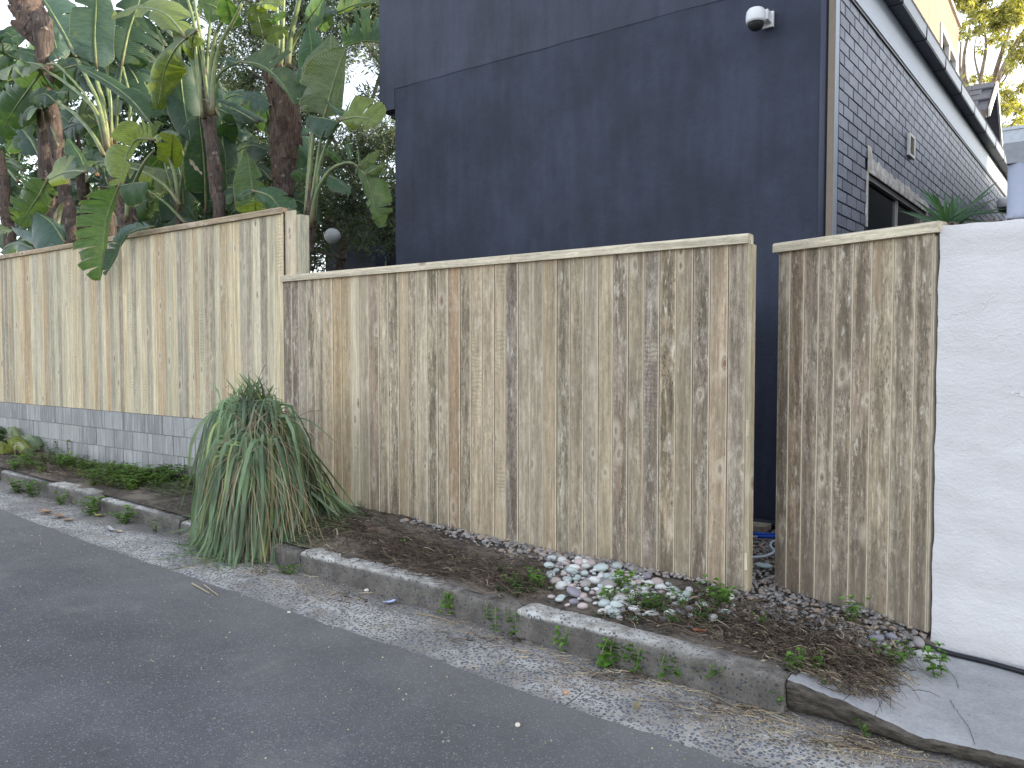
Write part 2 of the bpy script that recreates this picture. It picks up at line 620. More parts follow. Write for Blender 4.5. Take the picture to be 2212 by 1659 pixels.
def render_mat(name, col, mott=0.14, fine=120, bs=0.45, streak=0.1, rough=0.72, spec=0.3):
    m = Mat(name, rough, spec)
    v = m.coord()
    c = m.scalec(col, m.ramp(m.noise(v, 1.6, 5, 0.6), 0.3, 0.7, 1 - mott, 1 + mott))
    c = m.scalec(c, m.ramp(m.noise(m.mapv(v, (9, 9, 1.2)), 1, 4, 0.6), 0.3, 0.7, 1 - streak, 1 + streak))
    c = m.scalec(c, m.ramp(m.noise(v, 18, 4, 0.65), 0.3, 0.7, 0.95, 1.06))
    h = m.math('ADD', m.noise(v, fine, 4, 0.65), m.math('MULTIPLY', m.noise(v, 22, 4, 0.6), 1.1))
    return m.done(c, m.bump(h, bs, 0.006))


M['navy'] = render_mat('navy_render', (0.029, 0.035, 0.058), 0.24, 110, 0.55, 0.12, 0.62, 0.32)


def white_mat():
    m = Mat('white_painted_render', 0.62, 0.35)
    v = m.coord()
    rel = m.noise(m.mapv(v, (4, 4, 7)), 1, 6, 0.66, 0.25)
    c = m.scalec((0.665, 0.64, 0.635), m.ramp(m.noise(v, 3, 4), 0.3, 0.7, 0.95, 1.03))
    low = m.ramp(m.math('ADD', m.sep(v)[2], m.math('MULTIPLY', m.noise(v, 6, 4), 0.3)), 0.12, 0.42, 1, 0)
    c = m.mix(m.math('MULTIPLY', low, 0.3), c, (0.6, 0.55, 0.5))
    d = m.voro(v, 13)
    k = m.math('GREATER_THAN', m.sep(m.voro(v, 13, 'Color'))[1], 0.93)
    c = m.mix(m.math('MULTIPLY', m.ramp(d, 0.05, 0.1, 1, 0), m.math('MULTIPLY', k, 0.8)), c, (0.12, 0.11, 0.1))
    ed = m.voro(m.mapv(m.n_warp(v, 0.5), (1.1, 1, 2.0)), 1.6, 'Distance', 'DISTANCE_TO_EDGE')
    crk = m.math('MULTIPLY', m.ramp(ed, 0.004, 0.012, 1, 0), m.ramp(m.noise(v, 1.7, 3), 0.5, 0.6))
    c = m.mix(m.math('MULTIPLY', crk, 0.35), c, (0.86, 0.85, 0.86))
    h = m.math('ADD', m.math('MULTIPLY', rel, 1.6), m.math('MULTIPLY', m.noise(v, 60, 5, 0.65), 0.5))
    b = m.bump(m.math('ADD', h, m.math('MULTIPLY', crk, 0.5)), 0.65, 0.013)
    return m.done(c, m.bump(m.noise(v, 150, 3), 0.25, 0.004, b))


M['navy_upper'] = render_mat('navy_render_upper', (0.037, 0.042, 0.065), 0.16, 110, 0.5, 0.16, 0.6, 0.35)
M['white'] = white_mat()


def brick_mat():
    m = Mat('slate_painted_brick', 0.42, 0.5)
    p = m.randcoord()
    rn = m.info('Random')
    c = m.mix(rn, (0.075, 0.088, 0.130), (0.18, 0.196, 0.255))
    c = m.scalec(c, m.ramp(m.noise(p, 35, 4, 0.65), 0.3, 0.7, 0.85, 1.15))
    chip = m.math('MULTIPLY', m.ramp(m.noise(p, 42, 5, 0.7), 0.66, 0.72), 0.7)
    c = m.mix(chip, c, (0.36, 0.33, 0.31))
    dk = m.ramp(m.noise(p, 16, 4, 0.7), 0.62, 0.7)
    c = m.mix(m.math('MULTIPLY', dk, 0.7), c, (0.025, 0.027, 0.035))
    return m.done(c, m.bump(m.math('ADD', m.noise(p, 28, 5, 0.65), m.noise(p, 140, 3)), 0.5, 0.008))


M['brick'] = brick_mat()
M['joint'] = render_mat('painted_mortar', (0.036, 0.041, 0.058), 0.2, 90, 0.5)
M['fascia'] = plain('fascia_paint', (0.50, 0.56, 0.62), 0.45, var=0.06)
M['gutter'] = plain('gutter_shaded_underside', (0.075, 0.085, 0.105), 0.42, var=0.2, scale=12)  # gutter underside: its shade is put into this darker colour
M['gutter_skylit_face'] = plain('gutter_skylit_face', (0.2, 0.22, 0.25), 0.4, metal=0.0, var=0.25, scale=9)  # same gutter's front: sky light put into this paler colour
M['lip'] = plain('gutter_lip', (0.02, 0.025, 0.024), 0.6)
M['darktrim'] = plain('dark_trim', (0.02, 0.022, 0.032), 0.5)
M['slatepaint'] = plain('slate_paint', (0.05, 0.056, 0.085), 0.45)
M['timbertrim'] = plain('brown_trim', (0.21, 0.165, 0.125), 0.5, var=0.15, scale=18)
M['steel'] = plain('galvanised_strip', (0.40, 0.44, 0.5), 0.5, metal=0.2, var=0.1)
M['cream'] = render_mat('cream_render', (0.225, 0.142, 0.078), 0.12, 40, 0.5, 0.16)
M['greywall'] = render_mat('dark_grey_render', (0.09, 0.095, 0.1))
M['trimwhite'] = plain('white_frame', (0.68, 0.66, 0.62), 0.5)
M['aluminium'] = plain('window_aluminium', (0.42, 0.40, 0.38), 0.4, metal=0.4)
M['lintel'] = None
M['tile'] = plain('slate_tile', (0.105, 0.115, 0.14), 0.55, var=0.25, scale=14)
M['terracotta'] = plain('terracotta_tile', (0.45, 0.22, 0.10), 0.7, var=0.3, scale=6)
M['hopper'] = plain('galvanised_hopper', (0.44, 0.46, 0.5), 0.5, metal=0.45, var=0.25, scale=40)
M['pvc'] = plain('grey_pvc', (0.36, 0.38, 0.46), 0.4, var=0.05)
M['plastic'] = plain('white_plastic', (0.76, 0.765, 0.77), 0.3, var=0.03, bump=0.03)
M['ventp'] = plain('cream_plastic', (0.78, 0.76, 0.68), 0.45, var=0.05)
M['rubber'] = plain('black_hose', (0.018, 0.019, 0.022), 0.38, var=0.2)
M['blue'] = plain('blue_pole', (0.012, 0.07, 0.42), 0.35, var=0.05)
M['clearhose'] = plain('pale_hose', (0.52, 0.58, 0.66), 0.3, var=0.05)
M['globe'] = plain('frosted_globe', (0.50, 0.51, 0.52), 0.35, var=0.06, scale=6, bump=0.05)


def lintel_mat():
    m = Mat('stripped_lintel', 0.85)
    v = m.coord()
    f = m.noise(v, 9, 5, 0.7)
    c = m.mix(m.ramp(f, 0.35, 0.6), (0.85, 0.83, 0.80), (0.55, 0.50, 0.45))
    c = m.mix(m.math('MULTIPLY', m.ramp(m.noise(m.mapv(v, (14, 14, 5)), 1, 4), 0.55, 0.66), 0.6), c, (0.33, 0.17, 0.11))
    return m.done(c, m.bump(m.noise(v, 30, 5, 0.7), 0.7, 0.01))


M['lintel'] = lintel_mat()


def glass_mat(name, col=(0.012, 0.016, 0.02)):
    m = Mat(name, 0.06, 0.12)
    m.b.inputs['Base Color'].default_value = (*col, 1)
    return m.m


M['glass'] = glass_mat('dark_glass')
M['smoke'] = glass_mat('smoked_dome', (0.03, 0.03, 0.032))


def leaf_mat(name, rough=0.46, trans=0.36, vein=True, tint=(1, 1, 1)):
    m = Mat(name, rough, 0.45)
    base = m.info('Color')
    rn = m.info('Random')
    u = m.sep(m.coord('UV'))
    c = base
    if vein:
        s = m.math('SINE', m.math('MULTIPLY', m.math('ADD', u[0], m.math('MULTIPLY', u[1], -0.18)), 260.0))
        c = m.scalec(c, m.ramp(s, -1, 1, 0.86, 1.12))
        s2 = m.noise(m.mapv(m.coord('UV'), (38, 3, 1)), 1, 3)
        c = m.scalec(c, m.ramp(s2, 0.3, 0.7, 0.8, 1.2))
        edge = m.math('MULTIPLY', m.ramp(u[1], 0.955, 1.0), 0.5)
        c = m.mix(edge, c, (0.34, 0.3, 0.16))
        midr = m.ramp(u[1], 0.0, 0.055, 0.55, 0)
        c = m.mix(midr, c, (0.24, 0.31, 0.11))
        blot = m.math('MULTIPLY', m.ramp(m.noise(m.coord(), 5, 4), 0.6, 0.72), 0.3)
        c = m.mix(blot, c, (0.2, 0.22, 0.07))
        bm = m.bump(s, 0.25, 0.004)
    else:
        c = m.scalec(c, m.ramp(m.noise(m.coord(), 3.2, 3), 0.3, 0.7, 0.6, 1.4))
        g = m.n('ShaderNodeNewGeometry')
        c = m.scalec(c, m.ramp(g.outputs['Random Per Island'], 0, 1, 0.6, 1.45))
        bm = None
    t = m.n('ShaderNodeBsdfTranslucent')
    m.L(m.mix(1.0, c, (2.4, 2.3, 0.7), 'MULTIPLY'), t.inputs['Color'])
    mx = m.n('ShaderNodeMixShader')
    mx.inputs[0].default_value = trans
    m.done(c, bm)
    out = m.nt.nodes['Material Output']
    m.L(m.b.outputs[0], mx.inputs[1])
    m.L(t.outputs[0], mx.inputs[2])
    m.L(mx.outputs[0], out.inputs['Surface'])
    return m.m


M['leaf'] = leaf_mat('strelitzia_leaf')
M['small_leaf'] = leaf_mat('small_leaf', 0.45, 0.3, False)
M['grass'] = leaf_mat('grass_blade', 0.45, 0.25, False)


def stalk_mat():
    m = Mat('leaf_stalk', 0.45, 0.4)
    u = m.sep(m.coord('UV'))
    n1 = m.noise(m.coord(), 9, 4)
    c = m.mix(m.ramp(n1, 0.35, 0.65), (0.105, 0.155, 0.062), (0.20, 0.235, 0.095))
    c = m.mix(m.ramp(m.math('ADD', u[0], m.math('MULTIPLY', m.noise(m.coord(), 20, 3), 0.2)), 0.08, 0.35, 0.75, 0), c, (0.14, 0.085, 0.05))
    return m.done(c, m.bump(m.noise(m.mapv(m.coord(), (60, 60, 6)), 1, 3), 0.3, 0.004))


M['stalk'] = stalk_mat()


def trunk_mat(name, a, b, sc=(40, 40, 5)):
    m = Mat(name, 0.9, 0.15)
    p = m.randcoord()
    f = m.noise(m.mapv(p, sc), 1, 5, 0.7)
    g = m.noise(p, 5, 4, 0.6)
    c = m.mix(m.ramp(f, 0.3, 0.7), a, b)
    c = m.mix(m.math('MULTIPLY', m.ramp(g, 0.45, 0.7), 0.6), c, tuple(x * 0.45 for x in a))
    c = m.mix(m.math('MULTIPLY', m.ramp(m.noise(p, 9, 4), 0.6, 0.72), 0.6), c, (0.33, 0.28, 0.23))
    return m.done(c, m.bump(f, 0.9, 0.012))


M['trunk'] = trunk_mat('fibrous_trunk', (0.048, 0.038, 0.034), (0.145, 0.112, 0.095))
M['boot'] = trunk_mat('old_leaf_base', (0.07, 0.05, 0.042), (0.19, 0.13, 0.10), (60, 60, 3))
M['bark'] = trunk_mat('grey_bark', (0.07, 0.058, 0.05), (0.17, 0.145, 0.125))
M['gumbark'] = trunk_mat('gum_bark', (0.22, 0.17, 0.13), (0.44, 0.36, 0.28), (12, 12, 2))


def tint_mat(name, rough=0.7, var=0.35, sc=30):
    """Takes its colour from the object, varied from piece to piece."""
    m = Mat(name, rough, 0.3)
    g = m.n('ShaderNodeNewGeometry')
    c = m.scalec(m.info('Color'), m.ramp(g.outputs['Random Per Island'], 0, 1, 1 - var, 1 + var))
    c = m.scalec(c, m.ramp(m.noise(m.randcoord(), sc, 4, 0.6), 0.3, 0.7, 0.82, 1.15))
    return m.done(c, m.bump(m.noise(m.coord(), sc * 4, 3), 0.2, 0.002))


M['tint'] = tint_mat('tinted')
M['pebble'] = tint_mat('pebble', 0.55, 0.08, 45)


def gravel_mat():
    m = Mat('grey_gravel', 0.7, 0.3)
    g = m.n('ShaderNodeNewGeometry')
    r = g.outputs['Random Per Island']
    c = m.mix(r, (0.15, 0.14, 0.135), (0.36, 0.335, 0.315))
    c = m.mix(m.ramp(m.math('FRACT', m.math('MULTIPLY', r, 17.3)), 0.7, 0.9), c, (0.36, 0.27, 0.21))
    c = m.scalec(c, m.ramp(m.noise(m.coord(), 70, 3), 0.3, 0.7, 0.85, 1.15))
    return m.done(c)


M['gravel'] = gravel_mat()


def twig_mat():
    m = Mat('dry_twigs', 0.85, 0.2)
    g = m.n('ShaderNodeNewGeometry')
    r = g.outputs['Random Per Island']
    c = m.mix(r, (0.028, 0.021, 0.017), (0.19, 0.145, 0.105))
    c = m.mix(m.ramp(m.math('FRACT', m.math('MULTIPLY', r, 23.7)), 0.95, 0.98), c, (0.46, 0.39, 0.27))
    return m.done(c)


M['twig'] = twig_mat()


def straw_mat(name='dry_straw', lo=(0.20, 0.15, 0.095), hi=(0.56, 0.465, 0.32)):
    m = Mat(name, 0.7, 0.25)
    g = m.n('ShaderNodeNewGeometry')
    r = g.outputs['Random Per Island']
    c = m.mix(r, lo, hi)
    return m.done(c)


M['straw'] = straw_mat()
M['drystalk'] = straw_mat('dry_grass_stalk', (0.13, 0.095, 0.06), (0.42, 0.33, 0.21))
M['ground'] = plain('bare_ground', (0.11, 0.09, 0.07), 0.95, scale=4)

# ------------------------------------------------------------------ the setting: ground, road, gutter strip, kerb, verge, drive
def zs(x):                                       # top of the verge at the kerb
    return 0.159 + SLOPE * x


mb = MB()
mb.quad(Vector((-260, -200, road_z(-260) - .12)), Vector((260, -200, road_z(260) - .12)), Vector((260, 300, road_z(260) - .12)), Vector((-260, 300, road_z(-260) - .12)))
tag(mb.build('ground', M['ground']), kind='structure')

mb = MB()
EDGE = 2.885                                     # asphalt edge
rows = []
xs = [-60, -30, -16] + [-14 + i * 0.03 for i in range(536)] + [5, 12, 30, 60]
pts0, pts1 = [], []
for x in xs:
    e = EDGE + (0.026 * mnoise.noise(Vector((x * 1.3, 0, 0))) + 0.018 * mnoise.noise(Vector((x * 7, 3, 0))) + 0.012 * mnoise.noise(Vector((x * 23, 3, 0))) if -14 < x < 2.5 else 0) + (0.06 if x < -6.5 else 0) * min(1, (-6.5 - x) / 1.5 if x < -6.5 else 0)
    pts0.append(Vector((x, -12, road_z(x))))
    pts1.append(Vector((x, e, road_z(x) + 0.006)))
mb.grid([pts0, pts1])
mb.quad(Vector((-60, -30, road_z(-60))), Vector((60, -30, road_z(60))), Vector((60, -12, road_z(60))), Vector((-60, -12, road_z(-60))))
tag(mb.build('road', M['asphalt']), kind='structure')

# gutter strip of exposed aggregate, cast in slabs
gut = tag(bpy.data.objects.new('gutter_strip', None), kind='structure')
COL.objects.link(gut)
joints = [-16, -12.4, -9.2, -7.35, -5.53, -3.68, -1.82, 0.05, 2, 6]
for i in range(len(joints) - 1):
    x0, x1 = joints[i] + 0.0018, joints[i + 1] - 0.0018
    n = max(6, int((x1 - x0) / 0.05))
    mb = MB()
    g = []
    for j in range(11):
        y = 2.78 + j * (3.56 - 2.78) / 10
        row = []
        for k in range(n + 1):
            x = x0 + (x1 - x0) * k / n
            wob = 0.004 * mnoise.noise(Vector((x * 5, y * 5, i)))
            edge = -0.006 if k in (0, n) else 0
            row.append(Vector((x + (0.010 * mnoise.noise(Vector((y * 9, i + (k > 0), 2))) if k in (0, n) else 0), y, road_z(x) + wob + edge - 0.002 + 0.010 * min(1, max(0, (y - 2.88) / 0.3)))))
        g.append(row)
    mb.grid(g)
    o = mb.build('slab', M['agg'], gut, True)

# kerb stones
kerb = tag(bpy.data.objects.new('kerb', None), kind='structure')
COL.objects.link(kerb)


def kerb_stone(x0, x1, h, dy, seed, rot=0.0):
    n = max(6, int((x1 - x0) / 0.02))
    cx = (x0 + x1) / 2
    zc = road_z(cx) + h
    prof = [(0.0, -0.22), (-0.004, -0.16), (0.0, -0.11), (0.002, -0.06), (0.0, -0.028), (0.005, -0.012), (0.016, -0.002), (0.035, 0.0), (0.07, 0.001), (0.11, 0.0), (0.15, -0.002), (0.17, -0.02), (0.175, -0.1)]
    g = []
    for k in range(n + 1):
        x = x0 + (x1 - x0) * k / n
        t = min(k, n - k) / 3.0
        end = max(0.0, 1 - t) ** 2 * .6
        row = []
        for (py, pz) in prof:
            q = Vector((x * 11, py * 30, pz * 30 + seed))
            ny = 0.006 * mnoise.noise(q) + 0.006 * mnoise.noise(q * 3.1)
            nz = 0.004 * mnoise.noise(q + Vector((9, 9, 9))) + 0.004 * mnoise.noise(q * 3.7)
            chip = max(0, mnoise.noise(Vector((x * 4.0, seed, 1.5))) - 0.25) * 0.035 if -0.03 < pz else 0
            yy = 3.42 + dy + py + ny + (chip + end * 0.014 if py < 0.06 else 0) + rot * (x - cx)
            row.append(Vector((x, yy, zc + SLOPE * (x - cx) + pz + nz - chip * 0.8 - end * 0.018)))
        g.append(row)
    mb = MB()
    mb.grid(g)
    for e, fl in ((g[0], False), (g[-1], True)):
        nn = len(mb.v)
        mb.v += e
        mb.f.append(tuple(nn + i for i in (range(len(e)) if not fl else reversed(range(len(e))))))
        mb.m.append(0)
        mb.uv += [(0, 0)] * len(e)
    return mb.build('kerb_stone', M['kerbstone'], kerb, True, Vector((cx, 3.42, zc)))


for args in ((-16, -12.05, .15, .03, 1), (-12.03, -9.2, .15, .03, 2), (-9.18, -7.95, .12, .07, 9), (-7.93, -7.02, .15, .0, 3, .01), (-7.0, -5.75, .13, .02, 4, -.01),
             (-5.73, -4.28, .13, .01, 5), (-4.26, -2.465, .15, .0, 6), (-2.44, -1.02, .163, -.028, 7, .008)):
    kerb_stone(*args)


def hump(x, y):
    return 0.022 * mnoise.noise(Vector((x * 2.2, y * 2.2, 4))) + 0.014 * mnoise.noise(Vector((x * 7, y * 7, 1))) + 0.008 * mnoise.noise(Vector((x * 19, y * 19, 8)))


def ramp_drop(x):
    """The drive dips from the kerb height towards the white wall."""
    return 0.078 * min(1, max(0, (x + 1.02) / 0.5))


def dz(x, y):
    return zs(x) - 0.004 - ramp_drop(x) + 0.003 * mnoise.noise(Vector((x * 4, y * 4, 0)))


def soil_edge(y):
    """Where the soil stops on the drive."""
    return -1.0 + (y - 3.45) * 0.42 + 0.05 * mnoise.noise(Vector((y * 5, 0, 2))) + 0.03 * mnoise.noise(Vector((y * 17, 0, 2)))


def verge_z(x, y):
    t = min(1, max(0, (y - 3.5) / 0.25))
    z = zs(x) - 0.012 + t * (0.006 + hump(x, y))
    if x < -6.2:
        z -= 0.07 * min(1, (-6.2 - x) / 2) * min(1, max(0, (y - 3.6) / 0.6))
    z -= 0.082 * min(1, max(0, (x + 1.72) / 1.05)) * min(1, max(0, (y - 3.62) / .45)) if x > -1.72 else 0
    if x > -1.04:
        e = soil_edge(y) - x
        z = max(z, dz(x, y) + 0.016 * min(1, e / .07) + .5 * max(0, hump(x, y))) if e > 0 else dz(x, y) - .03
    if -5.6 < x < -3.9 and y > 3.55:
        z += 0.035 * math.exp(-((x + 4.6) / 0.6) ** 2) * min(1, (y - 3.55) / 0.3)
    return z


mb = MB()
g = []
nx, ny = 330, 40
for j in range(ny + 1):
    y = 3.50 + j * (4.64 - 3.50) / ny
    g.append([Vector((x, y, verge_z(x, y))) for x in [-16 + 15.42 * (k / nx) ** 0.75 for k in range(nx + 1)]])
mb.grid(g)
tag(mb.build('verge', M['soil'], None, True), kind='structure')

# yard behind the gates
mb = MB()
mb.grid([[Vector((x, y, zs(x) - 0.02 - (0.075 * min(1, max(0, (x + 1.72) / 1.05))) + 0.3 * hump(x, y))) for x in [-17 + 0.4 * k for k in range(43)]] for y in (4.62, 5.2, 6, 7, 9, 14, 26)])
tag(mb.build('yard', M['soil']), kind='structure')

# concrete drive that ramps down to the street beside the white wall
front = [(-1.015, 3.425), (-0.8, 3.44), (-0.64, 3.42), (-0.5, 3.405), (-0.33, 3.427), (-0.14, 3.45), (3.2, 3.45)]



def front_y(x):
    for (a, b) in zip(front, front[1:]):
        if a[0] <= x <= b[0]:
            return a[1] + (b[1] - a[1]) * (x - a[0]) / (b[0] - a[0])
    return front[-1][1]


g = []
xs = [-1.015 + 0.03 * i for i in range(45)] + [0.5, 1, 2, 3.2]
for x in xs:
    fy = front_y(x) + 0.005 * mnoise.noise(Vector((x * 14, 0, 5))) + 0.007 * mnoise.noise(Vector((x * 4, 0, 2)))
    row = []
    hgt = 0.150 - ramp_drop(x)
    for (dyy, dzz) in ((0.07, -hgt), (0.03, -hgt + 0.012), (0.012, -hgt * 0.66), (0.012, -hgt * 0.45), (0.0, -hgt * 0.22), (0.004, -0.01), (0.014, -0.002)):
        q = Vector((x * 16, dzz * 60, 3))
        row.append(Vector((x, fy + dyy + 0.016 * mnoise.noise(q) + 0.008 * mnoise.noise(q * 2.7), dz(x, fy) + dzz + 0.004 * mnoise.noise(q * 2))))
    for k in range(1, 15):
        y = fy + 0.014 + (4.62 - fy - 0.014) * k / 14
        row.append(Vector((x, y, dz(x, y))))
    g.append(row)
mb = MB()
mb.grid([r[:7] for r in g], 1)
mb.grid([r[6:] for r in g], 0)
nn = len(mb.v)
mb.v += g[0]
mb.f.append(tuple(nn + i for i in range(len(g[0]))))
mb.m.append(1)
mb.uv += [(0, 0)] * len(g[0])


def edge_mat():
    m = Mat('broken_concrete_edge', 0.95, 0.1)
    v = m.coord()
    f = m.noise(m.mapv(v, (14, 14, 40)), 1, 5, 0.7)
    c = m.mix(m.ramp(f, 0.3, 0.7), (0.05, 0.043, 0.036), (0.145, 0.125, 0.105))
    return m.done(c, m.bump(f, 1.0, 0.02))


M['darkcrack'] = plain('crack_dirt', (0.06, 0.055, 0.05), 0.95)
drive = tag(mb.build('concrete_drive', [M['concrete'], edge_mat()], None, True), kind='structure')
# hairline cracks across the drive
cr = MB()
for pl in ([(2038, 1432), (2046, 1446), (2060, 1462), (2068, 1478), (2070, 1487)], [(2052, 1512), (2062, 1530), (2078, 1552), (2092, 1572), (2100, 1590), (2104, 1608)], [(1905, 1512), (1901, 1525), (1894, 1538), (1888, 1550)]):
    P_ = [onG(a, b, .077 if a > 1950 else .1) for a, b in pl]
    cc = curve(P_, 24)
    L_, R_ = [], []
    for i, c in enumerate(cc):
        j = 0.010 * mnoise.noise(Vector((i * .9, pl[0][0], 0)))
        w = 0.0008 + 0.0018 * abs(mnoise.noise(Vector((i * .7, 4, pl[0][0]))))
        L_.append(Vector((c.x + j - w, c.y, dz(c.x, c.y) + .0025)))
        R_.append(Vector((c.x + j + w, c.y, dz(c.x, c.y) + .0025)))
    cr.grid([L_, R_])
o = cr.build('crack', M['darkcrack'], drive)
o['kind'] = 'stuff'


# ------------------------------------------------------------------ fences and gates
NEW = (0.65, 0.55, 0.365)
OLD = (0.53, 0.43, 0.30)


def paling(parent, x0, x1, z0a, z0b, z1, y, th, color, weather, ang=0.0, pivot=None, lean=0.0, name='paling'):
    """Upright board with eased edges; z0a, z0b bottom at each edge."""
    w = x1 - x0
    c = 0.005
    poly = [(0, th), (0, c), (c, 0), (w - c, 0), (w, c), (w, th)]
    mb = MB()
    n = len(poly)
    for (px, py) in poly:
        mb.v.append(Vector((px, py, z0a + (z0b - z0a) * px / w)))
    for (px, py) in poly:
        mb.v.append(Vector((px + lean, py, z1)))
    mb.f.append(tuple(reversed(range(n))))
    mb.f.append(tuple(n + i for i in range(n)))
    for i in range(n):
        j = (i + 1) % n
        mb.f.append((j, i, n + i, n + j))
    mb.m = [0, 0] + [1 if i in (1, 3) else 0 for i in range(n)]
    mb.uv = [(0, 0)] * (2 * n + 4 * n)
    mb.uv[2 * n + 8:2 * n + 12] = [(1, 0), (0, 0), (0, 1), (1, 1)]
    me = mb.mesh(name, [M['wood'], M['cutwood']])
    o = link(name, me, parent, (x0, y, 0))
    if ang:
        o.rotation_euler = (0, 0, ang)
    o.color = (*color, weather)
    return o


def tone(c, lo=0.85, hi=1.15, warm=0.05):
    k = rnd.uniform(lo, hi)
    w = rnd.uniform(-warm, warm)
    return (c[0] * k * (1 + w), c[1] * k, c[2] * k * (1 - w))


def capping(parent, x0, x1, y0, y1, z0, z1, color, ang=0, name='capping'):
    """Moulded capping rail with a rounded front edge and a rebate underneath."""
    d, h = y1 - y0, z1 - z0
    poly = [(0, 0), (0, h * .72), (.006, h * .92), (.016, h), (d - .016, h), (d - .006, h * .92), (d, h * .72), (d, 0), (d * .62, 0), (d * .62, h * .35), (d * .40, h * .35), (d * .40, 0)]
    mb = MB()
    L = x1 - x0
    mb.prism([Vector((0, py, pz)) for (py, pz) in poly], (L, 0, 0))
    # grain runs along x: turn the object so that its local z is the length
    me = mb.mesh(name, M['wood'])
    o = link(name, me, parent, (x0, y0, z0))
    me.transform(Matrix.Rotation(-math.pi / 2, 4, 'Y'))
    o.rotation_euler = (0, math.pi / 2, ang) if not ang else (Matrix.Rotation(ang, 3, 'Z') @ Matrix.Rotation(math.pi / 2, 3, 'Y')).to_euler()
    o.color = (*color, 0.25)
    return o


FY = 4.5
# --- tall fence on the block wall
fence = empty('paling_fence', (-9, FY, 0.945), 'tall pale new paling fence standing on the grey block wall', 'fence')
x = -5.795
k = 0
widths = [.105, .107, .111, .115, .1, .098, .108, .1, .1]
while x > -13.4:
    w = widths[k] if k < len(widths) else rnd.choice([.088, .092, .095, .098, .102]) + rnd.uniform(-.004, .004)
    s = rnd.random()
    if s < 0.5:
        col, wt = tone(NEW, 0.9, 1.14, .06), rnd.uniform(0.0, 0.2)
    elif s < 0.82:
        col, wt = tone((0.50, 0.44, 0.33), 0.86, 1.08), rnd.uniform(0.15, 0.5)
    else:
        col, wt = tone((0.56, 0.42, 0.26), 0.9, 1.08), rnd.uniform(0.05, 0.3)
    if k == 0:
        col, wt = (0.66, 0.55, 0.36), 0.02
    paling(fence, x - w + 0.0015, x - 0.0008, 0.948, 0.948, 2.835, FY + rnd.choice([0, 0.001, 0.003, 0.006]), 0.016, col, wt, lean=rnd.uniform(-.003, .003))
    x -= w
    k += 1
for z in (1.15, 1.9, 2.6):
    mb = MB()
    mb.box((-13.4, FY + .024, z), (-5.85, FY + .07, z + .09))
    o = mb.build('rail', M['wood'], fence)
    o.color = (*OLD, .3)
capping(fence, -8.602, -5.795, FY - .028, FY + .075, 2.838, 2.895, (0.40, 0.31, 0.205))
capping(fence, -11.4, -8.605, FY - .027, FY + .075, 2.838, 2.894, (0.42, 0.32, 0.21))
capping(fence, -13.4, -11.403, FY - .028, FY + .075, 2.838, 2.895, (0.38, 0.29, 0.2))
mb = MB()
mb.box((-5.792, FY + .03, .95), (-5.655, FY + .046, 2.86))
o = mb.build('end_board', M['wood'], fence, loc=(-5.792, FY + .03, .95))
o.color = (0.60, 0.50, 0.36, .08)
mb = MB()
mb.box((-5.792, FY + .048, .3), (-5.60, FY + .14, 2.82))
o = mb.build('post', M['wood'], fence, loc=(-5.79, FY + .05, .3))
o.color = (0.50, 0.47, 0.35, .1)

# --- block wall below it
bw = empty('block_wall', (-9, FY, .2), 'low grey concrete block wall carrying the tall pale fence', 'wall')
mb = MB()
mb.box((-14, FY + .012, .0), (-5.802, FY + .16, .938))
mb.build('mortar_core', M['mortar'], bw)
blk = {}
for c in range(5):
    z1 = 0.942 - c * 0.2035
    x = -5.81 - (0.0 if c % 2 else 0.19)
    if not c % 2:
        x = -5.81
    first = True
    while x > -14:
        w = 0.395
        if first and c % 2:
            w = 0.195
        first = False
        ww = w - 0.008
        key = round(ww, 3)
        if key not in blk:
            bb = MB()
            e = .006
            bb.prism([Vector(p) for p in ((0, .1, 0), (0, e, 0), (e, 0, 0), (ww - e, 0, 0), (ww, e, 0), (ww, .1, 0))][::-1], (0, 0, .1945))
            blk[key] = bb.mesh('block', M['block'])
        o = link('block', blk[key], bw, (x - ww, FY - .0005 + rnd.uniform(-.002, .002), z1 - .1945))
        x -= w + 0.004

# --- wide gate
wg = empty('wide_gate', (-3.7, FY, .2), 'wide low gate of weathered brown grey boards with a new pale capping', 'gate')


def gate_bottom(x):
    return 0.151 - 0.027 * x


seams = []
for zx in (258, 325, 388, 460, 530, 605, 680, 755, 835, 912, 995, 1083, 1165, 1255, 1338, 1415, 1508, 1595, 1690, 1790, 1885, 1985, 2090, 2190):
    seams.append(((1000 + zx * .452) / 1.8228, (800 + 680 * .452) / 1.8228))
for zx in (257, 347, 440, 537, 635, 735, 840, 947, 1058, 1172, 1285, 1408, 1528, 1653, 1783, 1920):
    seams.append(((1900 + zx * .5425) / 1.8228, (800 + 430 * .5425) / 1.8228))
sx = [at(a, b, FY).x for a, b in seams]
tones = {0: (.34, .28, .225, .95), 1: (.33, .265, .215, .98), 2: (.46, .39, .3, .5), 6: (.50, .37, .22, .35), 7: (.50, .38, .23, .3), 8: (.62, .53, .38, .08), 10: (.46, .35, .26, .5), 18: (.46, .32, .2, .4),
         22: (.55, .44, .3, .2), 23: (.34, .285, .225, .95), 24: (.50, .42, .3, .35), 29: (.46, .38, .28, .3), 30: (.5, .4, .27, .3), 31: (.40, .32, .245, .9), 33: (.36, .3, .24, .75), 36: (.36, .295, .225, .98), 37: (.5, .38, .26, .4), 38: (.42, .34, .26, .7)}
